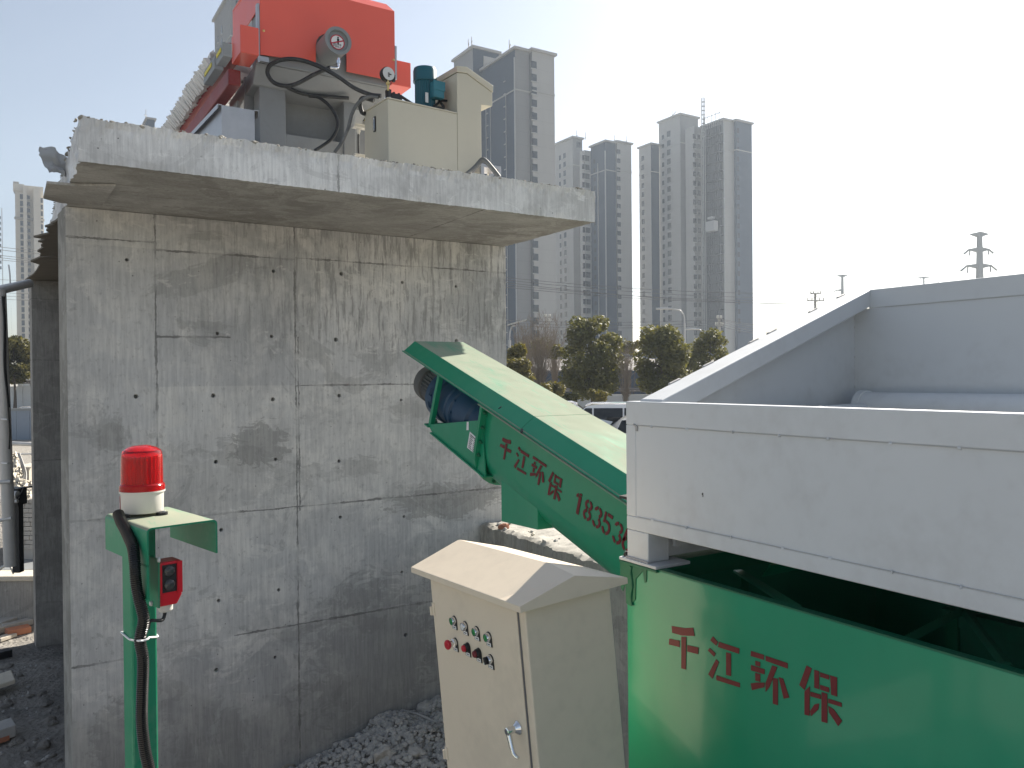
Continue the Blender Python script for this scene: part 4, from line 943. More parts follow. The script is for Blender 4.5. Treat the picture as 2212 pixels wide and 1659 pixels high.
# ------------------------------------------------------------------ warning light stand
th = R(12); e2 = V((cos(th), sin(th), 0)); e1 = V((-sin(th), cos(th), 0))
Bk = D_(316.6, 1141.7, 1.75); bw, bl, fl, tk_ = .158, .272, .085, .004
pst = thing('lamp_post', (Bk.x, Bk.y, PLAT), 'green square steel post with a folded sheet bracket on top', 'post')
def ch(a, k=0.):          # folded channel outline across e2, at distance a along e1
    r = .011; o_ = []; i_ = []
    o_.append((0, -fl)); 
    for t in range(0, 91, 15): o_.append((r - r * cos(R(t)), -r + r * sin(R(t))))
    for t in range(0, 91, 15): o_.append((bw - r + r * sin(R(t)), -r + r * cos(R(t))))
    o_.append((bw, -fl * .92))
    ri = r - tk_
    i_.append((tk_, -fl))
    for t in range(0, 91, 15): i_.append((r - ri * cos(R(t)), -r + ri * sin(R(t))))
    for t in range(0, 91, 15): i_.append((bw - r + ri * sin(R(t)), -r + ri * cos(R(t))))
    i_.append((bw - tk_, -fl * .92))
    return [Bk + e1 * a + e2 * x + ez * z for x, z in o_ + i_[::-1]]
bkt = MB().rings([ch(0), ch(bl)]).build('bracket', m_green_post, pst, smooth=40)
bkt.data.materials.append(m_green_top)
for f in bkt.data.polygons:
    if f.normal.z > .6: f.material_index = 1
MB().obox(Bk + e1 * .0 - ez * .155 + e2 * .0, e1 * .075, e2 * .004, ez * .075).build('bracket_web', m_green_post, pst)
K = P_(284, 1400, Bk - e2 * .0 + e2 * .004, e2); K.z = PLAT
MB().obox(K, e1 * .058, e2 * .058, ez * (Bk.z - .02 - PLAT)).build('post', m_green_post, pst, .005)
sp = [P_(*zH(x, y), Bk + e2 * .03, e2) for x, y in ((335, 950), (434, 985), (434, 1371), (330, 1330))]
MB().prism(sp, e2 * .003).build('sensor_plate', m_green_post, pst)
for x, y in ((310, 997), (380, 1332), (441, 990)):
    q = P_(*zH(x, y), Bk + e2 * .029, e2); MB().lathe(q, -e2, [(.006, 0), (.005, .004), (.002, .005)], 10).build('screw', m_steel, pst)
# photo-electric sensor
s1 = P_(*zH(438, 1018), Bk + e2 * .034, e2)
sn = thing('light_sensor', s1, 'red photoelectric sensor with two round lenses behind the green plate', 'sensor')
sw, sh, sdp = .050, .098, .05
o0 = s1 - ez * (sh)
MB().prism([o0, o0 + e2 * (sw * .78), o0 + e2 * sw + ez * .02, o0 + e2 * sw + ez * sh, o0 + ez * (sh)], e1 * sdp).build('housing', m_sensor, sn, .003)
win = [o0 + e2 * x + ez * z - e1 * .0008 for x, z in ((.005, .030), (sw - .012, .030), (sw - .012, sh - .006), (.005, sh - .006))]
MB().prism(win, e1 * .0006).build('window', m_ink, sn)
fr = MB()
for (xa, xb, za, zb) in ((0.0, .005, .024, sh), (sw - .012, sw, .024, sh), (.005, sw - .012, .024, .030), (.005, sw - .012, sh - .006, sh)):
    pass
MB().obox(o0 - e1 * .005 + ez * .026, e2 * .0045, e1 * .0042, ez * (sh - .027)).build('frame_edge', m_sensor, sn)
MB().obox(o0 - e1 * .005 + ez * .026 + e2 * (sw - .0115), e2 * .011, e1 * .0042, ez * (sh - .027)).build('frame_edge', m_sensor, sn)
for dz in (.078, .047):
    MB().lathe(o0 + e2 * .0215 + ez * dz - e1 * .001, -e1, [(.0135, 0), (.013, .0025), (.010, .0055), (.005, .0075), (.0005, .008)], 20).build('lens', m_lens, sn, smooth=60)
MB().lathe(o0 + e2 * .022 + e1 * .025, -ez, [(.016, 0), (.016, .014), (.013, .018)], 16).build('cable_gland', m_white, sn, smooth=30)
cq = o0 + e2 * .022 + e1 * .025 - ez * .016
tag(MB().tube(smoothpath([cq, cq - ez * .02 - e1 * .002 - e2 * .008, D_(*zH(370, 1470), 1.79), D_(*zH(350, 1530), 1.8)], 6), .004, 8).build('sensor_cable', m_black, off=cq, smooth=60), 'thin black cable running from the red sensor into the conduit', 'cable')
# beacon
bc = Z_(308, 1106.5, Bk.z + .006)
print('beacon depth', bc.dot(fw))
br = 46.5 / FPX * bc.dot(fw)
be = thing('warning_beacon', bc, 'red domed warning beacon on white base standing on the green bracket', 'warning light')
k = br / .050
MB().lathe(bc + ez * .002, ez, [(.044 * k, 0), (.0455 * k, .003), (.046 * k, .045 * k), (.0495 * k, .046 * k), (.0495 * k, .050 * k)], 48).build('base', m_white, be, smooth=30)
MB().lathe(bc + ez * .0505 * k, ez, [(.0492 * k, 0), (.0488 * k, .014 * k), (.0475 * k, .016 * k), (.0455 * k, .018 * k), (.0445 * k, .075 * k), (.0435 * k, .088 * k), (.041 * k, .094 * k), (.031 * k, .1005 * k), (.018 * k, .1045 * k), (.001, .1058 * k)], 48).build('dome', m_dome, be, smooth=25)
NB = 40
MB().rings([[bc + ez * h * k + V((cos(2 * pi * i / NB), sin(2 * pi * i / NB), 0)) * (.030 if i % 2 else .0275) * k for i in range(NB)] for h in (.058, .13)]).build('reflector', m_domein, be)
MB().lathe(bc + ez * .051 * k, ez, [(.041 * k, 0), (.041 * k, .017 * k)], 40).build('inner_ring', m_domein, be)
for a in range(3):
    t = R(a * 120 + 205); d = V((cos(t), sin(t), 0)); MB().lathe(bc + d * .046 * k - ez * .0055, ez, [(.013 * k, 0), (.013 * k, .006), (.005, .007)], 20).build('foot', m_black, be, smooth=30)
    MB().lathe(bc + d * .050 * k + ez * .0015, ez, [(.004, 0), (.004, .003)], 8).build('foot_screw', m_steel, be)
t0 = math.atan2(-rt.y * .96 - f0.y * .3, -rt.x * .96 - f0.x * .3)
lb = [[bc + V((cos(t0 + a), sin(t0 + a), 0)) * .0465 * k + ez * z for a in (-.16, -.05, .05, .12)] for z in (.008, .040 * k)]
MB().face([lb[0][0], lb[0][1], lb[1][1], lb[1][0]]) and None
st = MB(); st.rings([lb[0] + [p * 1 + V((cos(t0), sin(t0), 0)) * .0008 for p in lb[0][::-1]], lb[1] + [p + V((cos(t0), sin(t0), 0)) * .0008 for p in lb[1][::-1]]]); sk_ = st.build('side_sticker', m_ringred, be)
MB().obox(lb[0][2] + V((cos(t0), sin(t0), 0)) * .0012 + ez * .004, (lb[0][3] - lb[0][2]) * .9, ez * .014, V((cos(t0), sin(t0), 0)) * .0006).build('sticker_patch', m_offw, sk_)
# corrugated conduit
cpx = [zH(118, 628), zH(140, 690), zH(172, 750), zH(200, 810), zH(232, 890), zH(247, 1000), zH(252, 1100), zH(262, 1200), zH(283, 1300), zH(303, 1380), zH(318, 1450), zH(312, 1510), zH(296, 1570), zH(290, 1640), z3(549, 1250), z3(545, 1400), z3(545, 1490), z3(556, 1590), z3(572, 1665), z3(592, 1800), z3(602, 2000)]
dd = [1.86, 1.84, 1.82, 1.80, 1.775, 1.76] + [1.755] * (len(cpx) - 6)
W = [D_(a, b, d) for (a, b), d in zip(cpx, dd)]
W.append(V((W[-1].x + .03, W[-1].y, PLAT + .02)))
W = smoothpath(W, 26); L = [0]
for i in range(1, len(W)): L.append(L[-1] + (W[i] - W[i - 1]).length)
pitch = .0044; tot = L[-1]; nr = int(tot / pitch * 4); pts = []; j = 0
for i in range(nr):
    s = tot * i / (nr - 1)
    while j < len(L) - 2 and L[j + 1] < s: j += 1
    pts.append(W[j].lerp(W[j + 1], (s - L[j]) / max(1e-6, L[j + 1] - L[j])))
rr = [.0126, .0126, .0108, .0108]
tag(MB().tube(pts, 0, 14, rf=lambda t: rr[int(round(t * (nr - 1))) % 4]).build('corrugated_conduit', m_conduit, off=pts[0], smooth=25), 'black corrugated cable conduit strapped along the green post', 'conduit')
zq_ = lambda p, px, py: V((p.x, p.y, D_(px, py, p.dot(fw)).z))
loop = [zq_(K + e1 * .059 - e2 * .003, 263, 1363), zq_(K - e2 * .003 + e1 * .03, 274, 1371), zq_(K - e1 * .002 - e2 * .003, 284, 1379), D_(298, 1384, 1.738), D_(309, 1384, 1.737), D_(320, 1380, 1.745), V((*(D_(322, 1374, 1.77)).xy, D_(322, 1377, 1.77).z)), zq_(K + e2 * .06 + e1 * .002, 330, 1372), zq_(K + e2 * .06 + e1 * .06, 320, 1362), zq_(K + e1 * .061 + e2 * .02, 280, 1362), zq_(K + e1 * .059 - e2 * .003, 263, 1363)]
zt1 = loop[0]
tag(MB().tube(smoothpath(loop, 3), .0022, 6).build('cable_tie', m_offw, off=zt1, smooth=60), 'white cable tie holding the conduit to the green post', 'cable tie')
# ------------------------------------------------------------------ towers
HZY = 815
def tower(name_label, blocks, wins, dref, cat='tower', extra=None, wsize=None):
    """blocks: (corner px, depth, left px, right px, top px at corner, material left, material right, cornice)"""
    c0 = D_(blocks[0][0], HZY, blocks[0][1]); g = thing('apartment_tower', (c0.x, c0.y, STREET), name_label, cat)
    faces = []; topz = 0
    for bi, (cx, dep, lx, rx, ty, ml, mr, corn) in enumerate(blocks):
        c = D_(cx, ty, dep); top = c.z; topz = max(top, topz)
        xr = Y_(rx, HZY, c.y).x; yl = X_(lx, HZY, c.x).y
        xr = c.x + max(.3, min(60, xr - c.x)); yl = c.y + max(.3, min(60, yl - c.y))
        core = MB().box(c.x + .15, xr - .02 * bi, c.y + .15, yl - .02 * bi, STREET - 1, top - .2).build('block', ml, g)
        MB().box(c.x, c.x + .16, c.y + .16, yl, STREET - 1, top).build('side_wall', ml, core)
        MB().box(c.x, xr, c.y, c.y + .16, STREET - 1, top).build('front_wall', mr, core)
        if corn:
            MB().box(c.x - .5, xr + .5, c.y - .5, yl + .5, top, top + .55).build('cornice', m_tl, core)
            MB().box(c.x - .12, xr + .12, c.y - .12, yl + .12, top - 9.1, top - 8.8).build('band', m_tl, core)
        faces.append((c, xr, yl, top))
    n = 0; rest = MB(); mesh_cache = {}
    for (fi, side, px, wpx, ztop_px, pitch, count, hfrac, m_) in wins:
        c, xr, yl, top = faces[fi]
        dep = c.dot(fw); fl = pitch * dep / FPX
        for k in range(count):
            zc = D_(px, ztop_px, dep).z - fl * k
            if zc < STREET + 2: break
            w = wpx * dep / FPX; h = fl * hfrac
            if side == 'R': p = Y_(px, HZY, c.y); w /= .55; o_ = V((p.x - w / 2, c.y - .06, zc - h / 2)); dims = (w, .14, h)
            else: p = X_(px, HZY, c.x); w /= .83; o_ = V((c.x - .06, p.y - w / 2, zc - h / 2)); dims = (.14, w, h)
            key = (round(dims[0], 2), round(dims[1], 2), round(dims[2], 2), m_.name)
            if n < 99:
                if key not in mesh_cache:
                    mesh_cache[key] = None
                    ob = MB().box(0, dims[0], 0, dims[1], 0, dims[2]).build('window', m_); ob.parent = g; mesh_cache[key] = ob
                    sillm = MB().box(-.15, dims[0] + .15, -.10, dims[1], -.22, -.02) if side == 'R' else MB().box(-.1, dims[0], -.15, dims[1] + .15, -.22, -.02)
                    s_ = sillm.build('sill', m_frame); s_.parent = ob
                else:
                    src = mesh_cache[key]; ob = src.copy(); COL.objects.link(ob); ob.parent = g
                    s_ = src.children[0].copy(); COL.objects.link(s_); s_.parent = ob
                ob.location = o_ - V(g['_base'])
            else: rest.box(o_.x, o_.x + dims[0], o_.y, o_.y + dims[1], o_.z, o_.z + dims[2])
            n += 1
    if n > 99: r = rest.build('window', m_glass, g); r['kind'] = 'stuff'
    return g, faces
def vpipe(g, c, side, px, z1, mat, r=.12, ytop=None):
    p = Y_(px, HZY, c.y - .2) if side == 'R' else X_(px, HZY, c.x - .2)
    MB().cyl((p.x, p.y, STREET), (p.x, p.y, z1), r, n=6).build('downpipe', mat, g)
def davit(g, p, ln=5):
    o_ = MB().tube([p, p + V((-.3, -.6, .0)) * ln], .12, 5).build('roof_arm', m_pole, g); MB().tube([p + V((-.1, -.2, -.2)) * 3, p + V((-.1, -.2, .7)) * 3], .1, 5).build('roof_post', m_pole, g)

# nearest pale/slate tower
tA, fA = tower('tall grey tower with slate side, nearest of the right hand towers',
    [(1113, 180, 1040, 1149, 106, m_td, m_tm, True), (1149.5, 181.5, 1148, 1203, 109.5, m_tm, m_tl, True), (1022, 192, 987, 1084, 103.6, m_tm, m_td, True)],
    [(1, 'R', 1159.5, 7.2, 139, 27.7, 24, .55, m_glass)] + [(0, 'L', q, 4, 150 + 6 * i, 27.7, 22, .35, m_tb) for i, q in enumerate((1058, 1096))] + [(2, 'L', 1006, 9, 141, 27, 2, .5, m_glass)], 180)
for q in (1055, 1064.5, 1098): vpipe(tA, fA[0][0], 'L', q, fA[0][3] - 9, m_frame, .09)
vpipe(tA, fA[0][0], 'R', 1117, fA[0][3] - 2, m_frame, .16)
for f_ in (fA[2], fA[2], fA[0]): davit(tA, V((f_[0].x + .5, f_[0].y + 1 + rnd.random() * 4, f_[3] + 1)))
pth = Y_(1068, 120, fA[2][0].y - .3); MB().box(pth.x - 3, pth.x + 3.2, pth.y, pth.y + .2, fA[2][3] - 6, fA[2][3] - 1.4).build('roof_panel', m_tl, tA)
# middle tower
cols = [(1214, 5), (1224.5, 7)]
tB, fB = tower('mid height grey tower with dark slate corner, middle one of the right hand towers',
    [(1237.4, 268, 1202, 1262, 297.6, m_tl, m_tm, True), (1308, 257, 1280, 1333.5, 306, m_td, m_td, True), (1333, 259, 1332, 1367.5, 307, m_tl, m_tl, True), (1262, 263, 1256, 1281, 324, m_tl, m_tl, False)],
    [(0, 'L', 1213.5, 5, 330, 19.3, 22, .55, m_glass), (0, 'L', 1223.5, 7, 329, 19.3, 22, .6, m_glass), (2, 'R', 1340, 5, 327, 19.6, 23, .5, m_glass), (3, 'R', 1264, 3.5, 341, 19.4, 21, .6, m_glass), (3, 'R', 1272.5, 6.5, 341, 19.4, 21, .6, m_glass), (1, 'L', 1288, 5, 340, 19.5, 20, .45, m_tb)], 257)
for q in (1311, ): vpipe(tB, fB[1][0], 'R', q, fB[1][3] - 3, m_frame, .22)
vpipe(tB, fB[1][0], 'L', 1295, fB[1][3] - 6, m_frame, .18)
pw = Y_(1250, 305, fB[0][0].y - .1); MB().box(pw.x - .8, pw.x + .8, pw.y, pw.y + .2, fB[0][3] - 3, fB[0][3] - 1).build('attic_window', m_glass, tB)
for f_ in (fB[0], fB[0], fB[1], fB[2]): davit(tB, V((f_[0].x + 2 + rnd.random() * 4, f_[0].y + 1, f_[3] + .8)), 3)
# right tower, hoist and scaffold net
tC, fC = tower('wide grey tower under construction with scaffold and hoist mast, rightmost tower',
    [(1469.3, 262, 1427, 1512, 248, m_tl, m_tm, True), (1406.5, 268, 1384, 1427, 312, m_tl, m_td, True), (1562.5, 250, 1520, 1590.5, 259, m_tm, m_tl, True), (1590, 251, 1589, 1627.5, 261, m_tb, m_tb, True), (1500, 258, 1484, 1523, 272, m_tl, m_tm, False)],
    [(1, 'L', 1392, 6.5, 336, 19.7, 22, .55, m_glass), (0, 'L', 1436, 5.5, 283, 20.2, 24, .5, m_glass), (0, 'L', 1448.5, 9, 280, 20.2, 24, .62, m_glass), (4, 'R', 1503.5, 4.5, 295, 20.2, 24, .52, m_glass), (4, 'R', 1513, 4.2, 294, 20.2, 24, .52, m_glass), (3, 'R', 1597.5, 3.6, 281, 20.6, 22, .52, m_glass)], 250)
c = fC[2][0]; yl = fC[2][2]
net = MB()
nz0, nz1 = STREET, fC[2][3] - 1.5
pA = X_(1521, HZY, c.x - 1.6); pB = X_(1559, HZY, c.x - 1.6)
for k in range(28):
    z = nz0 + (nz1 - nz0) * k / 28
    MB().box(c.x - 1.9, c.x - .1, pB.y, pA.y, z, z + .25).build('scaffold_deck', m_net, tC)
for k in range(9):
    y = pB.y + (pA.y - pB.y) * k / 8
    MB().box(c.x - 1.95, c.x - 1.78, y - .09, y + .09, nz0, nz1 + 1).build('scaffold_post', m_net, tC)
MB().box(c.x - .9, c.x - .85, pB.y + .3, pA.y, nz0, nz1).build('safety_net', m_net, tC)
pm = X_(1523, HZY, c.x - 2.6)
for dx in (-.35, .35):
    for dy in (-.35, .35): MB().box(pm.x + dx - .09, pm.x + dx + .09, pm.y + dy - .09, pm.y + dy + .09, nz0, fC[2][3] + 8.2).build('hoist_mast', m_mono, tC)
for k in range(9): 
    z = fC[2][3] - 4 + 1.35 * k; MB().box(pm.x - .45, pm.x + .45, pm.y - .45, pm.y + .45, z, z + .12).build('mast_tie', m_mono, tC)
ph_ = X_(1537, 489, c.x - 3); MB().box(ph_.x - 1, ph_.x + .9, ph_.y - 1.9, ph_.y + 1.6, ph_.z - 1.6, ph_.z + 1.5).build('hoist_cage', m_frame, tC)
MB().box(ph_.x - .8, ph_.x + .5, ph_.y - .9, ph_.y + .9, ph_.z + 2.2, ph_.z + 2.9).build('hoist_cap', m_frame, tC)
vpipe(tC, fC[2][0], 'R', 1567, fC[2][3] - 2, m_frame, .25)
for k in range(5): MB().tube([(c.x, yl - 1 - k * 1.6, fC[2][3]), (c.x, yl - 1 - k * 1.6, fC[2][3] + 3.2)], .09, 5).build('guard_post', m_mono, tC)
MB().box(c.x - .06, c.x + .06, yl - 8, yl - .5, fC[2][3] + 2.6, fC[2][3] + 2.75).build('guard_rail', m_mono, tC)
davit(tC, V((fC[0][0].x, fC[0][0].y + 4, fC[0][3] + .6)), 8)
# left beige tower, small neighbour, tower behind the press, far roof box
tD, fD = tower('beige apartment tower at the far left edge with bay windows', [(32, 345, 6, 99, 393 + 5, m_beige_s, m_beige, False), (49.5, 344, 49, 63.5, 401, m_beige, m_beige, False), (72, 344.5, 71, 93, 404, m_beige, m_beige, False)],
    [(0, 'R', 56.5, 7.6, 423, 14.4, 22, .72, m_glass), (0, 'R', 67.3, 2.6, 423, 14.4, 22, .5, m_glass), (0, 'R', 91.5, 6, 427, 14.4, 22, .72, m_glass), (0, 'L', 26.5, 3, 427, 14.4, 22, .36, m_glass)], 345)
zb = D_(60, 468, 345).z; c = fD[0][0]
MB().box(c.x - .4, fD[0][1] + .3, c.y - .5, c.y + .1, zb - 1, zb).build('string_course', m_beige_s, tD)
MB().box(c.x - .4, c.x + .1, c.y, fD[0][2], zb + 10, zb + 13).build('string_course', m_beige_s, tD)
MB().box(c.x - .6, c.x + 1.5, c.y + 1, fD[0][2] + .6, fD[0][3] - 1.4, fD[0][3] + 1.4).build('parapet', m_beige_s, tD)
pe = Y_(40, 404, c.y - .4); MB().box(pe.x - 2, pe.x + 2, pe.y, pe.y + 3, pe.z - 1.6, pe.z + 1.4).build('roof_box', m_beige, tD)
tower('pale beige tower block half cut off by the left picture edge', [(3, 420, -20, 7, 449, m_beige_s, m_beige_s, False)], [(0, 'R', 5, 1.6, 470, 12, 10, .5, m_glass)], 420)
tE, fE = tower('grey tower rising behind the white press plates', [(497, 175, 472.5, 560, -12, m_tm, m_tm, True)], [(0, 'L', 480, 3.2, 42, 28, 22, .5, m_glass), (0, 'L', 488, 5.4, 34, 28, 22, .62, m_glass), (0, 'R', 527, 9, 5, 28, 22, .6, m_glass)], 175)
tF, fF = tower('dark roof box of a distant tower peeping over the slab', [(318, 260, 299, 341, 257, m_td, m_td, True)], [], 260)
davit(tF, V((fF[0][0].x, fF[0][0].y + 1, fF[0][3] + 1)), 3)

# ------------------------------------------------------------------ trees and shrubs
def leaves(name, mat, parent, clumps, n, size, seed, shell=.45):
    rnd = random.Random(seed); vs = []; fs = []
    tot = sum(c[1] ** 2 for c in clumps)
    for (c, r, sq) in clumps:
        off = V((rnd.uniform(0, 99), rnd.uniform(0, 99), 0))
        for _ in range(int(n * r * r / tot)):
            d = V((rnd.gauss(0, 1), rnd.gauss(0, 1), rnd.gauss(0, 1))).normalized()
            k = r * (1 - shell * rnd.random() ** 1.6) * (1 + .28 * NZ.noise(d * 2.3 + off))
            if NZ.noise(d * 3.4 + off * 1.7) < -.28: continue
            p = V(c) + V((d.x, d.y, d.z * sq)) * k
            a = V((rnd.gauss(0, 1), rnd.gauss(0, 1), rnd.gauss(0, .7))).normalized(); b = (d + V((rnd.gauss(0, .6), rnd.gauss(0, .6), rnd.gauss(.3, .6)))).cross(a).normalized()
            s = size * rnd.uniform(.6, 1.35); i = len(vs)
            vs += [p - a * s, p + b * s * .5, p + a * s, p - b * s * .5]; fs.append((i, i + 1, i + 2, i + 3))
    base = V(parent['_base']); me = bpy.data.meshes.new(name); me.from_pydata([v - base for v in vs], [], fs); me.materials.append(mat)
    o = bpy.data.objects.new(name, me); COL.objects.link(o); o.parent = parent; return o
def tree(px, dep, ytop, ybot, wpx, label, seed, mat, ybase=None, n=8000, leaf=.13, sq=1., cat='tree', trunk=True):
    rnd = random.Random(seed); k = dep / FPX
    top = D_(px, ytop, dep); bot = D_(px, ybot, dep); cx, cy = (top.x + bot.x) / 2, (top.y + bot.y) / 2
    H = top.z - bot.z; Rr = wpx * k / 2
    t = thing('tree', (cx, cy, STREET), label, cat, None)
    cl = []
    for i in range(44):
        a = rnd.uniform(0, 2 * pi); u = (i + .5) / 44; zz_ = bot.z + H * (.10 + .78 * u); wr = Rr * max(.1, 1 - abs(2 * (.10 + .78 * u) - .86) ** 2.2) ** .55 * .74
        rr = Rr * rnd.uniform(.24, .40); q = rnd.uniform(.25, 1) ** .5
        cl.append((V((cx + cos(a) * wr * q, cy + sin(a) * wr * q, zz_)), rr, .85 * sq))
    leaves('crown', mat, t, cl, n, leaf, seed)
    MB().tube(smoothpath([(cx, cy, STREET - .1), (cx + .05, cy, STREET + (bot.z - STREET) * .6), (cx, cy + .05, bot.z + H * .3), (cx, cy, bot.z + H * .75)], 5), .12, 9, rf=lambda u: max(.03, .035 * Rr + .10 - .16 * u)).build('trunk', m_bark, t, smooth=60)
    for i in range(7):
        c = cl[i * 3][0]; z0 = bot.z + H * (.05 + .06 * i)
        MB().tube(smoothpath([(cx, cy, z0), V((cx, cy, z0)).lerp(c, .5) + V((0, 0, .2)), c], 4), .05, 6, rf=lambda u: .06 - .045 * u).build('limb', m_bark, t, smooth=60)
    return t
tree(1278, 46, 672, 866, 148, 'rounded dark green tree with visible trunk above the white car roof', 3, m_leaf, n=18000, leaf=.11)
tree(1430, 47, 697, 862, 132, 'dark green tree just left of the sloping grey beam', 5, m_leaf, n=16500, leaf=.11)
tree(1535, 53, 706, 830, 92, 'smaller ragged olive tree rising behind the sloping grey beam', 8, m_leaf, n=7000, leaf=.11)
tree(1488, 56, 735, 850, 60, 'thin dark tree squeezed between the two trees by the beam', 9, m_leaf, n=3500, leaf=.11)
tree(30, 62, 722, 832, 84, 'sunlit yellow green tree behind the white wall at the far left', 12, m_leaf3, n=9000, leaf=.16)
def bush(px, dep, ytop, ybot, wpx, label, seed, mat, n=2200, leaf=.09):
    rnd = random.Random(seed); k = dep / FPX; c = D_(px, (ytop + ybot) / 2, dep); h = (ybot - ytop) * k / 2; w = wpx * k / 2
    t = thing('bush', (c.x, c.y, STREET), label, 'bush')
    cl = [(c + V((rnd.uniform(-.6, .6) * w, rnd.uniform(-.6, .6) * w, rnd.uniform(-.5, .5) * h)), min(w, h) * rnd.uniform(.4, .65), 1.) for _ in range(9)]
    leaves('crown', mat, t, cl, n, leaf, seed)
    for i in range(3): MB().tube([(c.x + .1 * i, c.y, STREET - .1), tuple(cl[i][0])], .03, 5, rf=lambda u: .035 - .025 * u).build('stem', m_bark, t)
bush(1120, 40, 742, 790, 46, 'yellowish bush against the right edge of the concrete wall', 21, m_leaf2)
bush(1118, 37, 770, 835, 56, 'olive bush low beside the concrete wall edge', 22, m_leaf3, 2600)
bush(1185, 38, 818, 880, 80, 'yellow green bush behind the conveyor hood', 23, m_leaf3, 3000)
bush(1175, 58, 728, 770, 70, 'pale yellow bush behind the bare shrubs', 24, m_leaf2, 2000)
bush(1292, 40, 838, 872, 52, 'small yellow shrub at the foot of the round tree', 25, m_leaf2, 1500)
bush(1225, 42, 845, 880, 50, 'dark low bush left of the round tree trunk', 26, m_leaf, 1800)
bush(1362, 60, 735, 770, 44, 'yellow tipped bush between the two dark trees', 27, m_leaf2, 1500)
bush(1205, 52, 735, 775, 40, 'ochre bush touching the left flank of the round tree', 28, m_leaf3, 1500)
def bare(px, dep, ytop, ybot, wpx, label, seed, n=60):
    rnd = random.Random(seed); k = dep / FPX; c = D_(px, ybot, dep); H = (ybot - ytop) * k; w = wpx * k / 2
    t = thing('bare_shrub', (c.x, c.y, STREET), label, 'shrub'); mb = MB()
    for i in range(n):
        a = rnd.uniform(0, 6.3); d = V((cos(a), sin(a), 0)); L = H * rnd.uniform(.55, 1.); sp = w * rnd.uniform(.1, 1.)
        p0 = V((c.x, c.y, c.z)) + d * sp * .15; path = [p0 + d * sp * .9 * (u ** 1.3) + V((rnd.gauss(0, .03), rnd.gauss(0, .03), L * u)) for u in (0, .25, .5, .75, 1)]
        mb.tube(path, .01, 3, rf=lambda u: .018 - .012 * u)
        for _ in range(6):
            q = path[rnd.choice((1, 2, 3, 4))]; e = q + V((rnd.gauss(0, .22), rnd.gauss(0, .22), rnd.uniform(.1, .55))) * (H / 3)
            mb.tube([q, q.lerp(e, .5) + V((rnd.gauss(0, .03), 0, 0)), e], .006, 3, rf=lambda u: .010 - .006 * u)
    mb.build('twigs', m_twig, t)['kind'] = 'stuff'
    MB().cyl((c.x, c.y, STREET - .1), (c.x, c.y, c.z + .1), .06, .04, 7).build('stump', m_bark, t)
bare(1165, 44, 690, 850, 90, 'bare pinkish brown shrub left of the round tree', 31, 110)
bare(1132, 50, 700, 830, 60, 'leafless thin shrub right beside the concrete wall edge', 32, 70)
bare(1198, 54, 690, 830, 60, 'taller leafless shrub with pale twigs behind the pinkish shrub', 33, 50)
bare(1352, 44, 745, 880, 40, 'leafless grey shrub between the two dark trees', 34, 40)

# ------------------------------------------------------------------ walls, fences and cars beyond the site
def perimeter(a, b, dep0, dep1, ytop, hgt, label, mat, name='boundary_wall', coping=True):
    p = D_(a, ytop, dep0); q = D_(b, ytop, dep1); q.z = p.z; d = (q - p); L = d.length; d.normalize(); nrm = V((-d.y, d.x, 0))
    w = thing(name, ((p.x + q.x) / 2, (p.y + q.y) / 2, STREET), label, 'wall')
    MB().obox(V((p.x, p.y, STREET - .1)), d * L, nrm * .24, V((0, 0, p.z - STREET - .25))).build('wall_face', mat, w)
    if coping:
        MB().obox(V((p.x, p.y, p.z - .15)) - nrm * .05, d * L, nrm * .34, V((0, 0, .06))).build('coping', m_tile, w)
        n = int(L / .3); rg = MB()
        for i in range(n):
            o_ = V((p.x, p.y, p.z - .09)) + d * (i * L / n); rg.obox(o_ - nrm * .18, d * .13, nrm * .6, V((0, 0, .05)))
        r = rg.build('roof_tile', m_tile, w); r['kind'] = 'stuff'
        MB().tube([V((p.x, p.y, p.z + .02)) + nrm * .12, V((q.x, q.y, p.z + .02)) + nrm * .12], .09, 7).build('ridge', m_tile, w)
        m = int(L / 4)
        for i in range(m + 1): MB().obox(V((p.x, p.y, STREET - .1)) + d * (L * i / m) - nrm * .06, d * .35, nrm * .05, V((0, 0, p.z - STREET - .12))).build('pier', mat, w)
    return w
perimeter(1140, 1700, 58, 52, 842, 2, 'grey rendered boundary wall with tiled coping behind the right hand trees', m_wwall)
perimeter(-90, 175, 64, 62, 826, 2, 'white rendered boundary wall with tiled coping at the left edge', m_wwall)
# elevated guard rail far off
g0, g1_ = D_(1090, 752, 105), D_(1420, 757, 112); g1_.z = g0.z
gr = thing('guard_rail', (g0 + g1_) / 2, 'dark horizontal guard rail far off behind the round tree', 'railing')
for k in range(4): MB().obox(g0 + V((0, 0, -.55 * k)), g1_ - g0, V((0, .1, 0)), V((0, 0, .14))).build('rail', m_td, gr)
for k in range(14):
    p = g0.lerp(g1_, k / 13); MB().box(p.x - .07, p.x + .07, p.y + .1, p.y + .25, STREET, p.z + .2).build('post', m_td, gr)
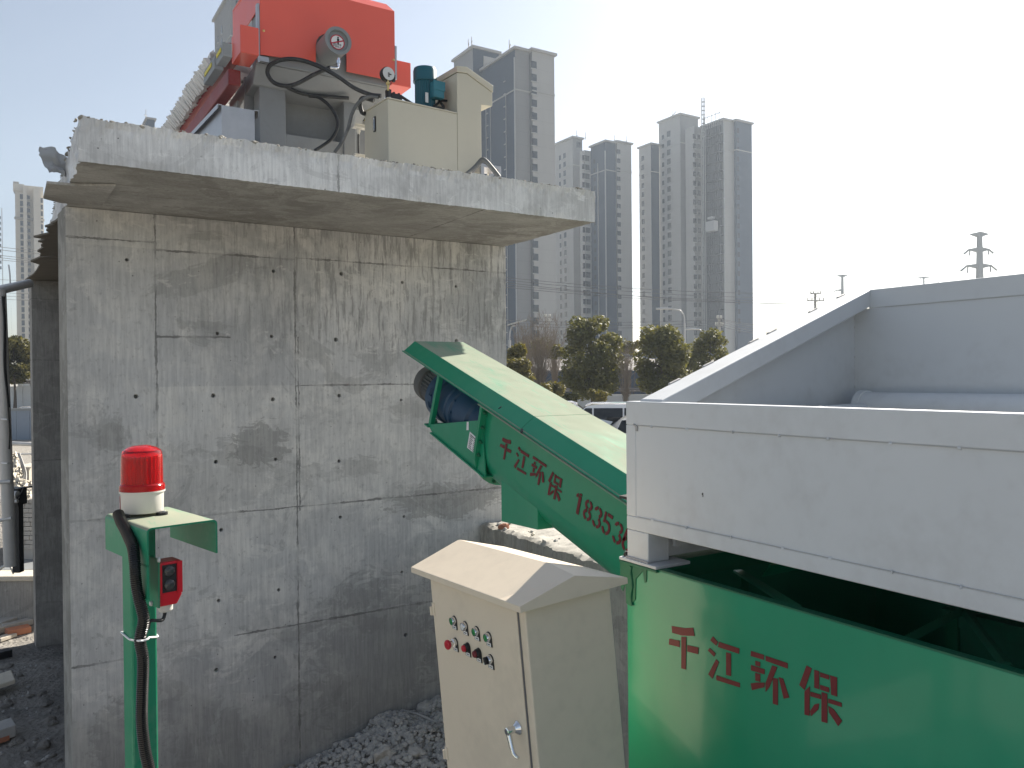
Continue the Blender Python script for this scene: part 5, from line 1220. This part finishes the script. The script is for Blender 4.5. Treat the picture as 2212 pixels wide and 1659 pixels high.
# pale shed / greenhouse roofs seen through the trees
s0 = D_(1150, 800, 75); s1 = D_(1660, 806, 82); s1.z = s0.z
sh = thing('low_shed', ((s0.x + s1.x) / 2, (s0.y + s1.y) / 2, STREET), 'long low shed with pale metal roof glimpsed between the trees', 'shed')
dv = (s1 - s0); nv = V((-dv.y, dv.x, 0)).normalized()
MB().obox(V((s0.x, s0.y, STREET - .1)), dv, nv * 6, V((0, 0, s0.z - STREET))).build('wall', m_tb, sh)
MB().prism([s0 - nv * .3, s0 + nv * 3 + V((0, 0, 1.1)), s0 + nv * 6.3, s0 + nv * 3 + V((0, 0, .9))], dv).build('roof', m_tile, sh)
for k in range(12): MB().obox(V((s0.x, s0.y, STREET + .8)) + dv * (k / 12 + .02) - nv * .05, dv * .04, nv * .06, V((0, 0, .9))).build('window', m_glass, sh)

def car(loc, yaw, label, L=4.6, W=1.82, Hh=1.68, suv=True):
    t = thing('parked_car', loc, label, 'car', 'white cars parked beyond the hopper')
    c, s = cos(yaw), sin(yaw); T = lambda x, y, z: V((loc[0] + x * c - y * s, loc[1] + x * s + y * c, loc[2] + z))
    def shell(prof, inset): # side profile (x,z), half width at z
        rg = []
        for (yf, sc) in ((-1, .97), (-.96, 1), (.96, 1), (1, .97)):
            rg.append([T(x * (sc if abs(x) > 1 else 1), yf * inset(z), z) for x, z in prof])
        return MB().rings(rg)
    hw = W / 2
    low = [(-L / 2, .35), (-L / 2 - .02, .62), (-L / 2 + .06, .98), (-L / 2 + .5, 1.02), (.7, 1.0), (1.35, .96), (L / 2 - .25, .84), (L / 2, .62), (L / 2 - .02, .32), (1.9, .25), (-1.9, .25)]
    shell(low, lambda z: hw - .03 * abs(z - .7)).build('body', m_car, t, .03, smooth=40)
    cab = [(-L / 2 + .12, 1.0), (-L / 2 + .42, Hh - .14), (-L / 2 + .75, Hh - .03), (-.4, Hh), (.35, Hh - .06), (1.3, .97)] if suv else [(-L / 2 + .5, 1.0), (-1.2, Hh - .1), (-.4, Hh), (.3, Hh - .05), (1.3, .97)]
    cabb = shell(cab, lambda z: hw - .05 - .26 * max(0, z - .98)).build('cabin', m_car, t, .04, smooth=40)
    a = lambda z: hw - .05 - .26 * max(0, z - .98) + .004
    zt_ = Hh - .14; zb_ = 1.03
    for sd in (-1, 1):
        for (xa, xb, xc, xd_) in (((-L / 2 + .38), (-L / 2 + .58), -1.02, -1.02), (-.96, -.96, .12, .12), (.18, .18, .5, 1.08)):
            pts = [(xa, zb_), (xb, zt_), (xc, zt_), (xd_, zb_)] if xc != .5 else [(.18, zb_), (.18, zt_), (.42, zt_), (1.05, zb_)]
            MB().prism([T(x, sd * a(z), z) for x, z in pts], T(0, sd * .006, 0) - T(0, 0, 0)).build('side_window', m_carg, t)
        if suv: MB().tube([T(-1.75, sd * (a(Hh) - .06), Hh - .05), T(-1.5, sd * (a(Hh) - .06), Hh + .035), T(.2, sd * (a(Hh) - .06), Hh + .03), T(.45, sd * (a(Hh) - .06), Hh - .05)], .022, 6).build('roof_rail', m_chrome, t, smooth=60)
        MB().lathe(T(1.02, sd * (hw + .02), 1.02), (0, 0, 1), [(.01, 0), (.09, .02), (.09, .12), (.02, .15)], 8).build('mirror', m_car, t, smooth=60)
        for x in (-1.38, 1.38):
            wv_ = T(0, sd, 0) - T(0, 0, 0); o_ = T(x, sd * (hw - .2), .34)
            wh = MB().lathe(o_, wv_, [(.2, 0), (.33, .01), (.34, .1), (.33, .2), (.22, .215), (.2, .19)], 20).build('wheel', m_tyre, t, smooth=30)
            MB().lathe(o_ + wv_ * .17, wv_, [(.21, 0), (.2, .02), (.05, .045), (.01, .05)], 12).build('rim', m_chrome, wh, smooth=30)
        MB().lathe(T(L / 2 - .14, sd * (hw - .28), .70), T(1, 0, .3) - T(0, 0, 0), [(.14, 0), (.12, .08), (.03, .11)], 10).build('headlight', m_lens, t, smooth=60)
        MB().box(0, .01, 0, .01, 0, .01).b.free()
    zm = (zt_ + zb_) / 2
    MB().prism([T(.46, -a(zt_) + .08, zt_ + .02), T(.46, a(zt_) - .08, zt_ + .02), T(1.24, a(zb_) - .06, zb_ + .01), T(1.24, -a(zb_) + .06, zb_ + .01)], T(.012, 0, .014) - T(0, 0, 0)).build('windscreen', m_carg, t)
    x1_, x2_ = -L / 2 + .16, -L / 2 + .38
    MB().prism([T(x2_ - .0, -a(zt_) + .1, zt_ - .04), T(x2_, a(zt_) - .1, zt_ - .04), T(x1_ - .01, a(zb_) - .08, zb_ + .06), T(x1_ - .01, -a(zb_) + .08, zb_ + .06)], T(-.014, 0, .004) - T(0, 0, 0)).build('rear_window', m_carg, t)
    if suv: MB().tube([T(-1.6, .3, Hh - .04), T(-1.72, .3, Hh + .08)], .012, 5).build('aerial', m_black, t)
    return t
p = D_(1290, 870, 31); car((p.x, p.y, p.z - 1.72), R(58) + pi / 2 + R(-7), 'white estate car with roof rails seen over the conveyor hood')
p = D_(1455, 890, 22); car((p.x, p.y, p.z - 1.52), R(58) - pi / 2 + R(8), 'nearer white car mostly hidden behind the hopper corner', 4.5, 1.8, 1.5, False)
p = D_(1225, 870, 35); car((p.x, p.y, p.z - 1.66), R(58) - pi / 2 + R(-4), 'farther white car whose roof peeps over the hood')
p = D_(66, 878, 58); car((p.x, p.y, p.z - 1.7), R(58) + pi / 2 + R(4), 'white car behind the blue grey hoarding at the left edge')

# ------------------------------------------------------------------ poles, lamps and wires
def lamp(px, dep, ytop, label, arm_px, twin=False, flat=False):
    p = D_(px, ytop + 32, dep); t = thing('street_lamp', (p.x, p.y, STREET), label, 'street lamp'); k = dep / FPX
    MB().cyl((p.x, p.y, STREET), (p.x, p.y, p.z), .11, .075, 10).build('pole', m_lamp, t, smooth=60)
    e = D_(px + arm_px, ytop, dep); pth = smoothpath([p, D_(px + arm_px * .03, ytop + 17, dep), D_(px + arm_px * .18, ytop + 7, dep), D_(px + arm_px * .45, ytop + 2, dep), e], 5)
    MB().tube(pth, .05, 7).build('arm', m_lamp, t, smooth=60)
    d = (e - p); d.z = 0; d.normalize(); nn = V((-d.y, d.x, 0))
    if flat: MB().obox(e - d * .6 - nn * .35, d * 1.3 + V((0, 0, .35)), nn * .7, V((0, 0, .06))).build('solar_panel', m_lamp, t)
    else: MB().rings([[e + d * u + nn * w * q + V((0, 0, h)) for q, h in ((-1, 0), (-.6, .09), (.6, .09), (1, 0), (.6, -.05), (-.6, -.05))] for u, w in ((-.25, .08), (.1, .17), (.7, .17), (1.0, .06))]).build('lamp_head', m_lamp, t, smooth=60)
lamp(1479, 62, 667, 'curved arm street lamp rising above the dark trees', -34)
lamp(1101, 55, 703, 'street lamp with tilted flat panel beside the concrete wall edge', 14, flat=True)
lamp(1520, 66, 711, 'lower street lamp head poking out between the trees', -16)
def upole(px, dep, ytop, label, arms, r=.13, ins=True):
    p = D_(px, ytop, dep); t = thing('utility_pole', (p.x, p.y, STREET), label, 'utility pole')
    MB().cyl((p.x, p.y, STREET), (p.x, p.y, p.z), r * 1.5, r, 9).build('pole', m_pole, t, smooth=60)
    for (dy, hw) in arms:
        k = dep / FPX; z = p.z - dy * k; w = hw * k
        a = MB().obox(V((p.x, p.y, z)) - r0 * w - f0 * .2, r0 * 2 * w, f0 * .12, V((0, 0, .12))).build('cross_arm', m_pole, t)
        for q in (-.95, -.45, .45, .95): MB().lathe(V((p.x, p.y, z + .12)) + r0 * w * q - f0 * .14, (0, 0, 1), [(.05, 0), (.08, .08), (.05, .16), (.07, .22), (.02, .28)], 7).build('insulator', m_white, a)
    return p
upole(1183, 85, 683, 'concrete utility pole left of the round tree', [(4, 6), (14, 5)])
pC = upole(1553, 80, 686, 'concrete utility pole in front of the scaffolded tower', [(4, 5), (18, 8)])
pD = upole(1761, 88, 633, 'utility pole with two cross arms above the sloping grey beam', [(3, 11), (18, 18)])
def mono(px, dep, ytop, label, arms, r, big=False):
    p = D_(px, ytop, dep); t = thing('power_pylon', (p.x, p.y, STREET), label, 'pylon'); k = dep / FPX
    MB().cyl((p.x, p.y, STREET), (p.x, p.y, p.z), r * 1.7, r * .7, 12).build('pole', m_mono, t, smooth=60)
    for (dy, hl, hr) in arms:
        z = p.z - dy * k; c = V((p.x, p.y, z))
        for sg_, h_ in ((-1, hl), (1, hr)):
            if not h_: continue
            L_ = h_ * k; a = MB().rings([[c + r0 * sg_ * u * L_ + V((0, 0, 1)) * (v * wz + .05 * u * L_) + f0 * (q * wq) for v, q in ((-1, -1), (-1, 1), (1, 1), (1, -1))] for u, wz, wq in ((0, r * .8, r * .6), (1, r * .15, r * .2))]).build('cross_arm', m_mono, t)
            if dy > 4:
                e = c + r0 * sg_ * L_; MB().tube([e, e + r0 * sg_ * .6 * L_ * .7 + V((0, 0, -.35 * L_))], r * .28, 6).build('insulator', m_mono, a)
                MB().tube([e - r0 * sg_ * .12 * L_, e - r0 * sg_ * .10 * L_ + V((0, 0, -.5 * L_))], r * .2, 6).build('insulator', m_mono, a)
    return p, k
pm3, k3 = mono(2116, 190, 505, 'tall steel monopole pylon with three arm levels at the far right', [(2, 20, 18), (35, 24, 21), (70, 29, 26)], .85)
pm1, k1 = mono(1819.5, 260, 594, 'slim pylon with a single short arm above the sloping beam top', [(2, 12, 12), (33, 14, 0)], .55)
pm2, k2 = mono(1995.5, 330, 598, 'smallest distant pylon between the two larger ones', [(2, 15, 15)], .5)
def wire(a, b, sag, r, label, grp):
    n = 14; P = [a.lerp(b, i / n) + V((0, 0, -4 * sag * (i / n) * (1 - i / n))) for i in range(n + 1)]
    tag(MB().tube(P, r, 4).build('overhead_wire', m_wire, off=a), label, 'wire', grp)
G1 = 'wires crossing in front of the grey towers'
for ya, yb in ((596, 633), (601, 641), (612, 646), (617, 651), (606, 655)):
    wire(D_(1060, ya, 70), D_(1760, yb + (2 if yb > 640 else 0) + rnd.random(), 88), .5, .028, 'thin overhead wire running level in front of the right hand towers', G1)
for ya, yb in ((664, 690), (670, 697), (676, 702)):
    wire(D_(1062, ya + 26, 80), D_(1553, yb, 80), .3, .022, 'faint low wire running to the pole before the scaffolded tower', 'faint low wires before the towers')
for i, (ya, yb) in enumerate(((688, 702), (690, 709), (694, 716), (699, 722), (704, 727))):
    wire(D_(1553, ya, 80), D_(1800, yb, 62), .4, .024, 'thin wire fanning right from the pole before the scaffolded tower', 'wires fanning right from the concrete pole')
for i, (ya, yb) in enumerate(((637, 648), (640, 657), (650, 668))):
    wire(D_(1761, ya, 88), D_(2000, yb + 20, 70), .3, .02, 'thin wire running right from the pole above the beam', 'wires right of the two armed pole')
for dy, ex_ in ((2, -20), (45, -38), (80, -40)):
    a = D_(2116 + ex_, 505 + dy, 190); wire(a, D_(1820, 594 + (4 if dy < 10 else 38), 260), 3.5, .06, 'long sagging cable between the two larger pylons', 'pylon cables')
for dy, ex_ in ((2, 18), (50, 45), (86, 48)):
    a = D_(2116 + ex_, 505 + dy, 190); wire(a, D_(2420, 545 + dy, 150), 1.5, .06, 'cable leaving the tall pylon toward the right edge', 'pylon cables')
for ya, yb in ((528, 540), (534, 546), (547, 557), (552, 562), (557, 566), (598, 601), (626, 629), (633, 636), (640, 643)):
    hi = ya < 570; wire(D_(-120, ya - 13 + (0 if hi else 8), 40), D_(150, yb + 6, 46), .12, .016 if hi else .012, 'dark wire passing in front of the beige tower' if hi else 'faint lower wire crossing the foot of the beige tower', 'upper left wires' if hi else 'lower left wires')

# ------------------------------------------------------------------ left edge of the site
hd = D_(-80, 888, 34); he = D_(150, 888, 34); he.z = hd.z; d = (he - hd).normalized(); nr_ = V((-d.y, d.x, 0))
hb_ = thing('site_hoarding', ((hd.x + he.x) / 2, (hd.y + he.y) / 2, PIT), 'blue grey corrugated site hoarding below the white wall at the left', 'hoarding')
for i in range(8):
    MB().obox(V((hd.x, hd.y, STREET - .9)) + d * ((he - hd).length * i / 8 + .008), d * ((he - hd).length / 8 - .016), nr_ * .05, V((0, 0, hd.z - STREET + .9))).build('panel', m_hoard, hb_)
MB().obox(V((hd.x, hd.y, hd.z)) - nr_ * .04, he - hd, nr_ * .13, V((0, 0, .10))).build('top_rail', m_pgrey, hb_)
# leaning steel post with cables
pa, pb = D_(-1, 625, 8.6), D_(22, 1222, 8.9)
po = thing('steel_post', pb, 'bright leaning steel post with black cables at the left picture edge', 'post')
MB().cyl(pb, pa, .062, n=18).build('tube', m_steel, po, smooth=60)
qa, qb = D_(-30, 633, 8.6), D_(64, 612, 9.4)
MB().cyl(qa, qb, .05, n=14).build('top_arm', m_steel, po, smooth=60)
MB().tube(smoothpath([D_(5, 640, 8.5), D_(9, 700, 8.5), D_(9, 790, 8.5), D_(16, 860, 8.5), D_(21, 930, 8.55), D_(20, 970, 8.6)], 6), .009, 7).build('cable', m_black, po, smooth=60)
MB().tube(smoothpath([D_(9, 640, 8.52), D_(12, 720, 8.52), D_(13, 800, 8.52), D_(20, 880, 8.52)], 6), .008, 7).build('cable', m_black, po, smooth=60)
MB().tube(smoothpath([D_(22, 612, 8.9), D_(21, 590, 8.9), D_(18.5, 572, 8.9)], 5), .008, 6).build('wire_end', m_offw, po)
for yy, x0_, x1_ in ((1042, -20, 22), (1038, -20, 24)):
    pass
cl_a, cl_b = D_(-30, 1044, 8.75), D_(24, 1040, 8.75); MB().cyl(cl_a, cl_b, .022, n=10).build('side_arm', m_steel, po, smooth=60)
MB().cyl(D_(-30, 1130, 8.8), D_(26, 1119, 8.8), .02, n=10).build('side_arm', m_steel, po, smooth=60)
for a, b in ((905, 10), (1000, 14)): MB().tube([D_(3, a, 8.62), D_(16, a + 1, 8.52), D_(24, a, 8.62)], .007, 6).build('cable_tie', m_offw, po)
# handrail pipes behind
for (a, b, dep, r, lab) in (((-40, 955), (67, 960), 15, .04, 'thick pale handrail pipe crossing before the hoarding'), ((-40, 984), (67, 981), 15.2, .02, 'thin pale rail just below the thick handrail')):
    p, q = D_(*a, dep), D_(*b, dep); tag(MB().cyl(p, q + (q - p) * .5, r, n=12).build('handrail', m_steel, off=p, smooth=60), lab, 'handrail')
# rubble masonry stub, sunlit
rw = thing('masonry_stub', D_(45, 1060, 13), 'sunlit stepped stub of rough pale masonry behind the steel post', 'masonry')
b0 = [D_(14, 978, 14.6), D_(37, 978, 14.6), D_(49, 1042, 13.6), D_(68, 1042, 13.6), D_(68, 1076, 13.2), D_(24, 1076, 13.2)]
MB().grid(lambda u, v: (D_(14 + 10 * v, 978 + 96 * v, 14.6 - 1.3 * v).lerp(D_(36 + (14 * (v / .62) if v < .62 else 32), 978 + 96 * v, 14.6 - 1.3 * v), u)) + V((0, 0, .05 * fbm(u * 5, v * 9, 3))) - f0 * .10 * fbm(u * 6, v * 12, 7), 26, 44).build('rough_face', m_rub, rw, smooth=60)
MB().obox(D_(10, 1010, 14.9), r0 * .45, f0 * .8, V((0, 0, -2.6))).build('core', m_rub, rw)
for i in range(3):
    p = D_(38 + 2 * i, 979, 14.5); MB().tube(smoothpath([p, D_(44 + 2 * i, 995, 14.4), D_(48 + 4 * i, 1020, 14.2), D_(52 + 2 * i, 1040, 14)], 5), .012, 5).build('tie_wire', m_pole, rw)
# brick side wall below
k0 = D_(38, 1078, 13.3); k1_ = D_(75, 1078, 13.3)
kw = thing('brick_wall', (k0.x, k0.y, PIT), 'rough grey brick wall under the sunlit masonry stub', 'wall')
for j in range(11):
    for i in range(3):
        o_ = k0.lerp(k1_, i / 3) + V((0, 0, -.075 * (j + 1))); MB().obox(o_ + r0 * (.02 * (j % 2)) - f0 * .02 * rnd.random(), r0 * .092, f0 * .2, V((0, 0, .068))).build('brick', m_stone, kw, .006)
MB().obox(k0 + f0 * .03 + V((0, 0, -1.2)), r0 * .5, f0 * .2, V((0, 0, 1.2))).build('mortar', m_pole, kw)
# winch post
w0 = D_(32, 1205, 10.6); w1_ = D_(32, 1090, 10.6)
wp = thing('winch_post', w0, 'black steel post carrying a hand winch next to the steel post', 'winch')
MB().obox(V((w1_.x, w1_.y, w0.z - .2)) - r0 * .045, r0 * .095, f0 * .1, V((0, 0, w1_.z - w0.z + .2))).build('post', m_black, wp)
MB().obox(w1_ - r0 * .08 - f0 * .08, r0 * .17, f0 * .2, V((0, 0, .22))).build('winch_plate', m_black, wp)
MB().cyl(w1_ - r0 * .08 - f0 * .1 + V((0, 0, .14)), w1_ + r0 * .1 - f0 * .1 + V((0, 0, .14)), .055, n=14).build('drum', m_steel, wp, smooth=30)
MB().cyl(w1_ - r0 * .08 - f0 * .1 + V((0, 0, .06)), w1_ + r0 * .1 - f0 * .1 + V((0, 0, .06)), .025, n=12).build('shaft', m_steel, wp, smooth=30)
MB().tube([w1_ + r0 * .1 - f0 * .12 + V((0, 0, .1)), w1_ + r0 * .17 - f0 * .12 + V((0, 0, .18)), w1_ + r0 * .2 - f0 * .12 + V((0, 0, .24)), w1_ + r0 * .3 - f0 * .12 + V((0, 0, .25))], .014, 7).build('crank', m_black, wp, smooth=60)
MB().tube([w1_ - r0 * .02 - f0 * .12 + V((0, 0, .1)), V((w1_.x, w1_.y, w0.z)) - r0 * .02 - f0 * .12], .006, 5).build('rope', m_steel, wp)
# concrete curb with sunlit lip and mesh deck
c0, c1 = D_(-60, 1244, 12.2), D_(150, 1233, 12.2); c1.z = c0.z
cu = thing('concrete_curb', (c0.x, c0.y, PIT), 'dark low concrete curb with a sunlit lip above the bricks', 'curb')
MB().obox(V((c0.x, c0.y, PIT - .2)), c1 - c0, f0 * .3, V((0, 0, c0.z - PIT + .12))).build('face', m_wall2, cu)
MB().obox(V((c0.x, c0.y, c0.z - .08)) - f0 * .05, c1 - c0, f0 * .42, V((0, 0, .08))).build('lip', m_rub, cu, .02)
MB().obox(V((c0.x, c0.y, c0.z - .02)) + f0 * .4, c1 - c0, f0 * 2.4, V((0, 0, .015))).build('mesh_deck', m_pgrey, cu)
MB().obox(V((c0.x, c0.y, c0.z + .18)) + f0 * 2.2, c1 - c0, f0 * .3, V((0, 0, .2))).build('step', m_pole, cu)
MB().obox(V((c0.x, c0.y, c0.z + .0)) + f0 * 2.19, c1 - c0, f0 * .3, V((0, 0, .18))).build('step_riser', m_ink, cu)
hA_ = [D_(-3, 1232, 11.9), D_(8, 1224, 11.9), D_(17, 1221, 11.9), D_(24, 1227, 11.9), D_(30, 1240, 11.9)]
tag(MB().tube(smoothpath(hA_, 6), .018, 7).build('white_pipe', m_white, off=hA_[0], smooth=60), 'bent white plastic pipe lying on the curb lip', 'pipe')

# ------------------------------------------------------------------ low crumbling wall right of the platform
LX0, LX1 = 4.26, 4.76
lw = thing('low_wall', (4.4, 6.0, PIT), 'low concrete wall with a broken sunlit top beyond the cabinet roof', 'wall')
def lfn(p, i, j, k):
    q = p.copy()
    if k == 8:
        q.z += .018 * fbm(p.x * 5, p.y * 5, 1) + .011 * fbm(p.x * 23, p.y * 23, 4) - .012 * (7.5 - p.y)
        if i in (0, 10): q.x += .03 * fbm(p.y * 7, 2, i) + .022 * fbm(p.y * 26, 6, i); q.z -= .02
    return q
lo_ = gridbox(LX0, LX1, 4.6, 7.47, PIT - .2, -1.56, 10, 140, 8, lfn).build('wall_body', m_rough, lw, smooth=25)
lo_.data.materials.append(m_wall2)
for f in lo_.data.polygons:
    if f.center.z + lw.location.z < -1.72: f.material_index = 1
rnd = random.Random(77)
for i in range(34):
    y = rnd.uniform(4.9, 7.42); x = rnd.uniform(LX0 + .03, LX1 - .03); r = rnd.choice((.008, .011, .016, .025))
    tag(MB().rock((x, y, -1.56 - .012 * (7.5 - y) + r * .3), r, i, 1).build('crumb', m_stone if i % 3 else m_rub, off=(x, y, -1.56)), 'grey crumb of concrete lying on the broken wall top', 'crumb', 'crumbs on the broken low wall')
br_ = Z_(*z8b(478, 448), -1.55); tag(MB().rock(br_, .06, 3, 2, (1, 1, .6)).build('brick_piece', m_brick, off=br_), 'reddish brick piece bedded in the broken wall top', 'brick')
bb = thing('concrete_block', (5.5, 5.7, PIT), 'smooth pale concrete block behind the low crumbling wall', 'block')
MB().box(4.85, 6.4, 4.2, 7.3, PIT - .2, -1.66).build('body', m_slab, bb, .01)
MB().box(4.8, 6.45, 4.15, 7.35, -1.658, -1.60).build('cap', m_wall2, bb, .01)

# ------------------------------------------------------------------ debris
def surf(px, py):
    d = ray(px, py); t = 2.
    while t < 30:
        p = d * t
        if p.z < gz(p.x, p.y): return p
        t += .02
    return d * 8
gv = MB(); rnd = random.Random(5)
for i in range(5200):
    x = rnd.gauss(3.5, .95); y = 7.47 - abs(rnd.gauss(0, .8)); 
    if x > 4.24 or y < 5.2: continue
    r = rnd.choice((.012, .016, .02, .026, .034)); gv.rock((x, y, gz(x, y) + r * .35), r, i, 1, (1, 1, .8), .3)
for i in range(420):
    x = rnd.uniform(-2.6, 2.4); y = rnd.uniform(6.0, 12.5)
    if .3 < x and y > 7.4: continue
    r = rnd.choice((.010, .014, .02, .03)); gv.rock((x, y, gz(x, y) + r * .3), r, i + 9000, 1, (1, 1, .7), .3)
g = gv.build('gravel', m_stone); g['kind'] = 'stuff'
def lump(px, py, r, mat, label, seed, sq=(1, 1, .7), name='rubble_stone', jag=.4):
    p = surf(px, py); p.z += r * sq[2] * .25
    return tag(MB().rock(p, r, seed, 3, sq, jag).build(name, mat, off=p), label, 'stone', 'larger stones at the wall foot')
lump(*zG(720, 735), .21, m_stone_w, 'largest tan boulder at the foot of the concrete wall', 2, (1.3, .8, .6))
lump(*zG(1520, 745), .10, m_stone, 'angular grey lump in the gravel near the cabinet', 7, (1.1, .8, .9), jag=.6)
lump(*zG(890, 640), .07, m_stone, 'pointed grey stone on top of the tan boulder', 5)
lump(*zG(1050, 560), .065, m_stone_w, 'small tan stone against the wall above the gravel', 8)
lump(*zG(1550, 355), .07, m_stone_w, 'ochre stone at the crest of the gravel heap', 9)
lump(*zG(1200, 570), .05, m_stone, 'grey cobble left of the gravel crest', 15)
lump(*zG(1390, 690), .05, m_stone, 'cobble beside the angular lump', 16)
lump(*zG(1800, 720), .08, m_stone, 'crumbling grey clod by the cabinet hinge', 17)
lump(*zG(1880, 330), .09, m_stone, 'dark clod at the top right of the gravel heap', 18)
lump(*zG(400, 800), .07, m_stone, 'cluster stone at the left end of the gravel heap', 19)
lump(*zG(1290, 590), .04, m_rub, 'pale flat stone chip on the gravel', 20, (1.7, .8, .4))
rb = surf(*zG(1610, 345)); re = surf(*zG(2030, 490))
tag(MB().tube([rb + V((0, 0, .03)), rb.lerp(re, .5) + V((0, 0, .05)), re + V((0, 0, .03))], .014, 6).build('wooden_lath', m_pole, off=rb), 'thin grey lath lying across the gravel heap', 'lath')
def brick(px, py, yaw, mat, label, dims=(.24, .115, .055), tip=0., lift=0.):
    p = surf(px, py); a = V((cos(yaw), sin(yaw), tip)).normalized(); b = V((-sin(yaw), cos(yaw), 0)); c = a.cross(b)
    p.z += lift
    return tag(MB().obox(p - a * dims[0] / 2 - b * dims[1] / 2, a * dims[0], b * dims[1], c * dims[2]).build('loose_brick', mat, off=p, bevel=.006), label, 'brick', 'loose bricks on the left')
brick(*zD(150, 545), .2, m_brick, 'orange red brick lying in front of the brick heap', (.3, .2, .09))
brick(*zD(15, 530), .5, m_brick_g, 'tan brick at the left picture edge beside the orange brick', (.24, .2, .09))
brick(*zD(125, 430), .1, m_brick_g, 'pale tan brick topmost in the brick heap', (.26, .2, .1), 0, .06)
brick(*zD(60, 470), .6, m_stone, 'grey slab lying over the brick heap', (.3, .22, .05), .1, .05)
brick(*zD(40, 430), .3, m_rub, 'white dusted chip behind the pale tan brick', (.22, .14, .05), .1, .05)
brick(*zD(225, 385), .15, m_wood, 'weathered yellow board end near the rear wall', (.36, .1, .05), 0, .1)
brick(*zD(262, 420), .9, m_brick, 'dark red brick half hidden by the rear wall', (.2, .1, .1), .1, .03)
brick(*zD(185, 480), .5, m_stone, 'dark brick in the shade below the tan brick', (.24, .16, .08), 0, 0)
brick(*zD(90, 510), .35, m_stone, 'grey brick left behind the orange brick', (.2, .12, .07), 0, .02)
brick(*zD(45, 590), .7, m_brick_g, 'flat pale brick sunk in the earth before the heap', (.26, .14, .05))
brick(*zD(215, 435), .2, m_rub, 'small white block right of the tan brick', (.07, .07, .06), 0, .05)
brick(*zD(20, 750), .4, m_ink, 'small dark block on the wet earth at the left edge', (.2, .12, .1))
sp_ = surf(*zD(30, 1050)); tag(MB().obox(sp_ + V((-.5, -.12, .02)), (.62, .06, .10), (-.04, .34, .02), (0, 0, .055)).build('concrete_slab', m_rub, off=sp_, bevel=.012), 'pale broken concrete slab lying on the dark earth', 'slab piece')
sp_ = surf(*zD(60, 1440)); tag(MB().obox(sp_ + V((-.5, -.1, -.02)), (.58, .08, .06), (-.04, .25, .0), (0, 0, .12)).build('loose_brick', m_brick_g if 0 else m_stone, off=sp_, bevel=.01), 'dark grey block with red base at the bottom left corner', 'brick', 'loose bricks on the left')
sp2 = sp_ + V((-.5, -.103, -.025)); tag(MB().obox(sp2, (.52, .07, .045), (-.03, .2, .0), (0, 0, .05)).build('loose_brick', m_brick, off=sp2), 'red brick under the dark grey corner block', 'brick', 'loose bricks on the left')
for i in range(26):
    px, py = rnd.uniform(2, 140), rnd.uniform(1440, 1655)
    p = surf(px, py); r = rnd.uniform(.025, .07)
    tag(MB().rock(p + V((0, 0, r * .2)), r, 400 + i, 2, (1.1, 1, .6), .45).build('earth_clod', m_ground, off=p, smooth=60), 'dark clod of earth on the trampled ground at the left', 'clod', 'earth clods at the left')

# ------------------------------------------------------------------ air, sun and sky
ALPHA, ELEV = R(20), R(34.4)
sd_ = V((cos(ALPHA) * cos(ELEV), sin(ALPHA) * cos(ELEV), sin(ELEV)))
sun = bpy.data.lights.new('sun', 'SUN'); sun.energy = 5.0; sun.angle = R(.53); sun.color = (1, .93, .82)
so = bpy.data.objects.new('sun', sun); COL.objects.link(so); so.rotation_euler = (-sd_).to_track_quat('-Z', 'Y').to_euler(); so.location = sd_ * 50
W_ = bpy.data.worlds.new('World'); SC.world = W_; W_.use_nodes = True
n = W_.node_tree.nodes; l = W_.node_tree.links; bg = n['Background']
sk2 = n.new('ShaderNodeTexSky'); sk2.sky_type = 'NISHITA'; sk2.sun_disc = False; sk2.sun_elevation = ELEV; sk2.sun_rotation = pi / 2 - ALPHA
sk2.air_density = 1.0; sk2.dust_density = 1.3; sk2.ozone_density = 1.0; sk2.altitude = 20
hsv = n.new('ShaderNodeHueSaturation'); hsv.inputs['Saturation'].default_value = .68; l.new(sk2.outputs[0], hsv.inputs['Color']); l.new(hsv.outputs[0], bg.inputs[0]); bg.inputs[1].default_value = .066
hm = bpy.data.materials.new('haze'); hm.use_nodes = True; hn = hm.node_tree.nodes
for x in list(hn):
    if x.type == 'BSDF_PRINCIPLED': hn.remove(x)
pv = hn.new('ShaderNodeVolumePrincipled'); pv.inputs['Color'].default_value = (.76, .87, 1, 1); pv.inputs['Density'].default_value = .00044; pv.inputs['Anisotropy'].default_value = .35
hm.node_tree.links.new(pv.outputs[0], hn['Material Output'].inputs['Volume'])
hz_ = MB().box(-460, 520, -60, 560, STREET - 5, 140).build('haze', hm); hz_['kind'] = 'stuff'
SC.view_settings.view_transform = 'Standard'; SC.view_settings.look = 'None'; SC.view_settings.gamma = 1; SC.view_settings.exposure = 1.17
SC.cycles.use_denoising = True
SC.cycles.max_bounces = 8; SC.cycles.volume_bounces = 0
for o in bpy.data.objects:
    if '_base' in o: del o['_base']
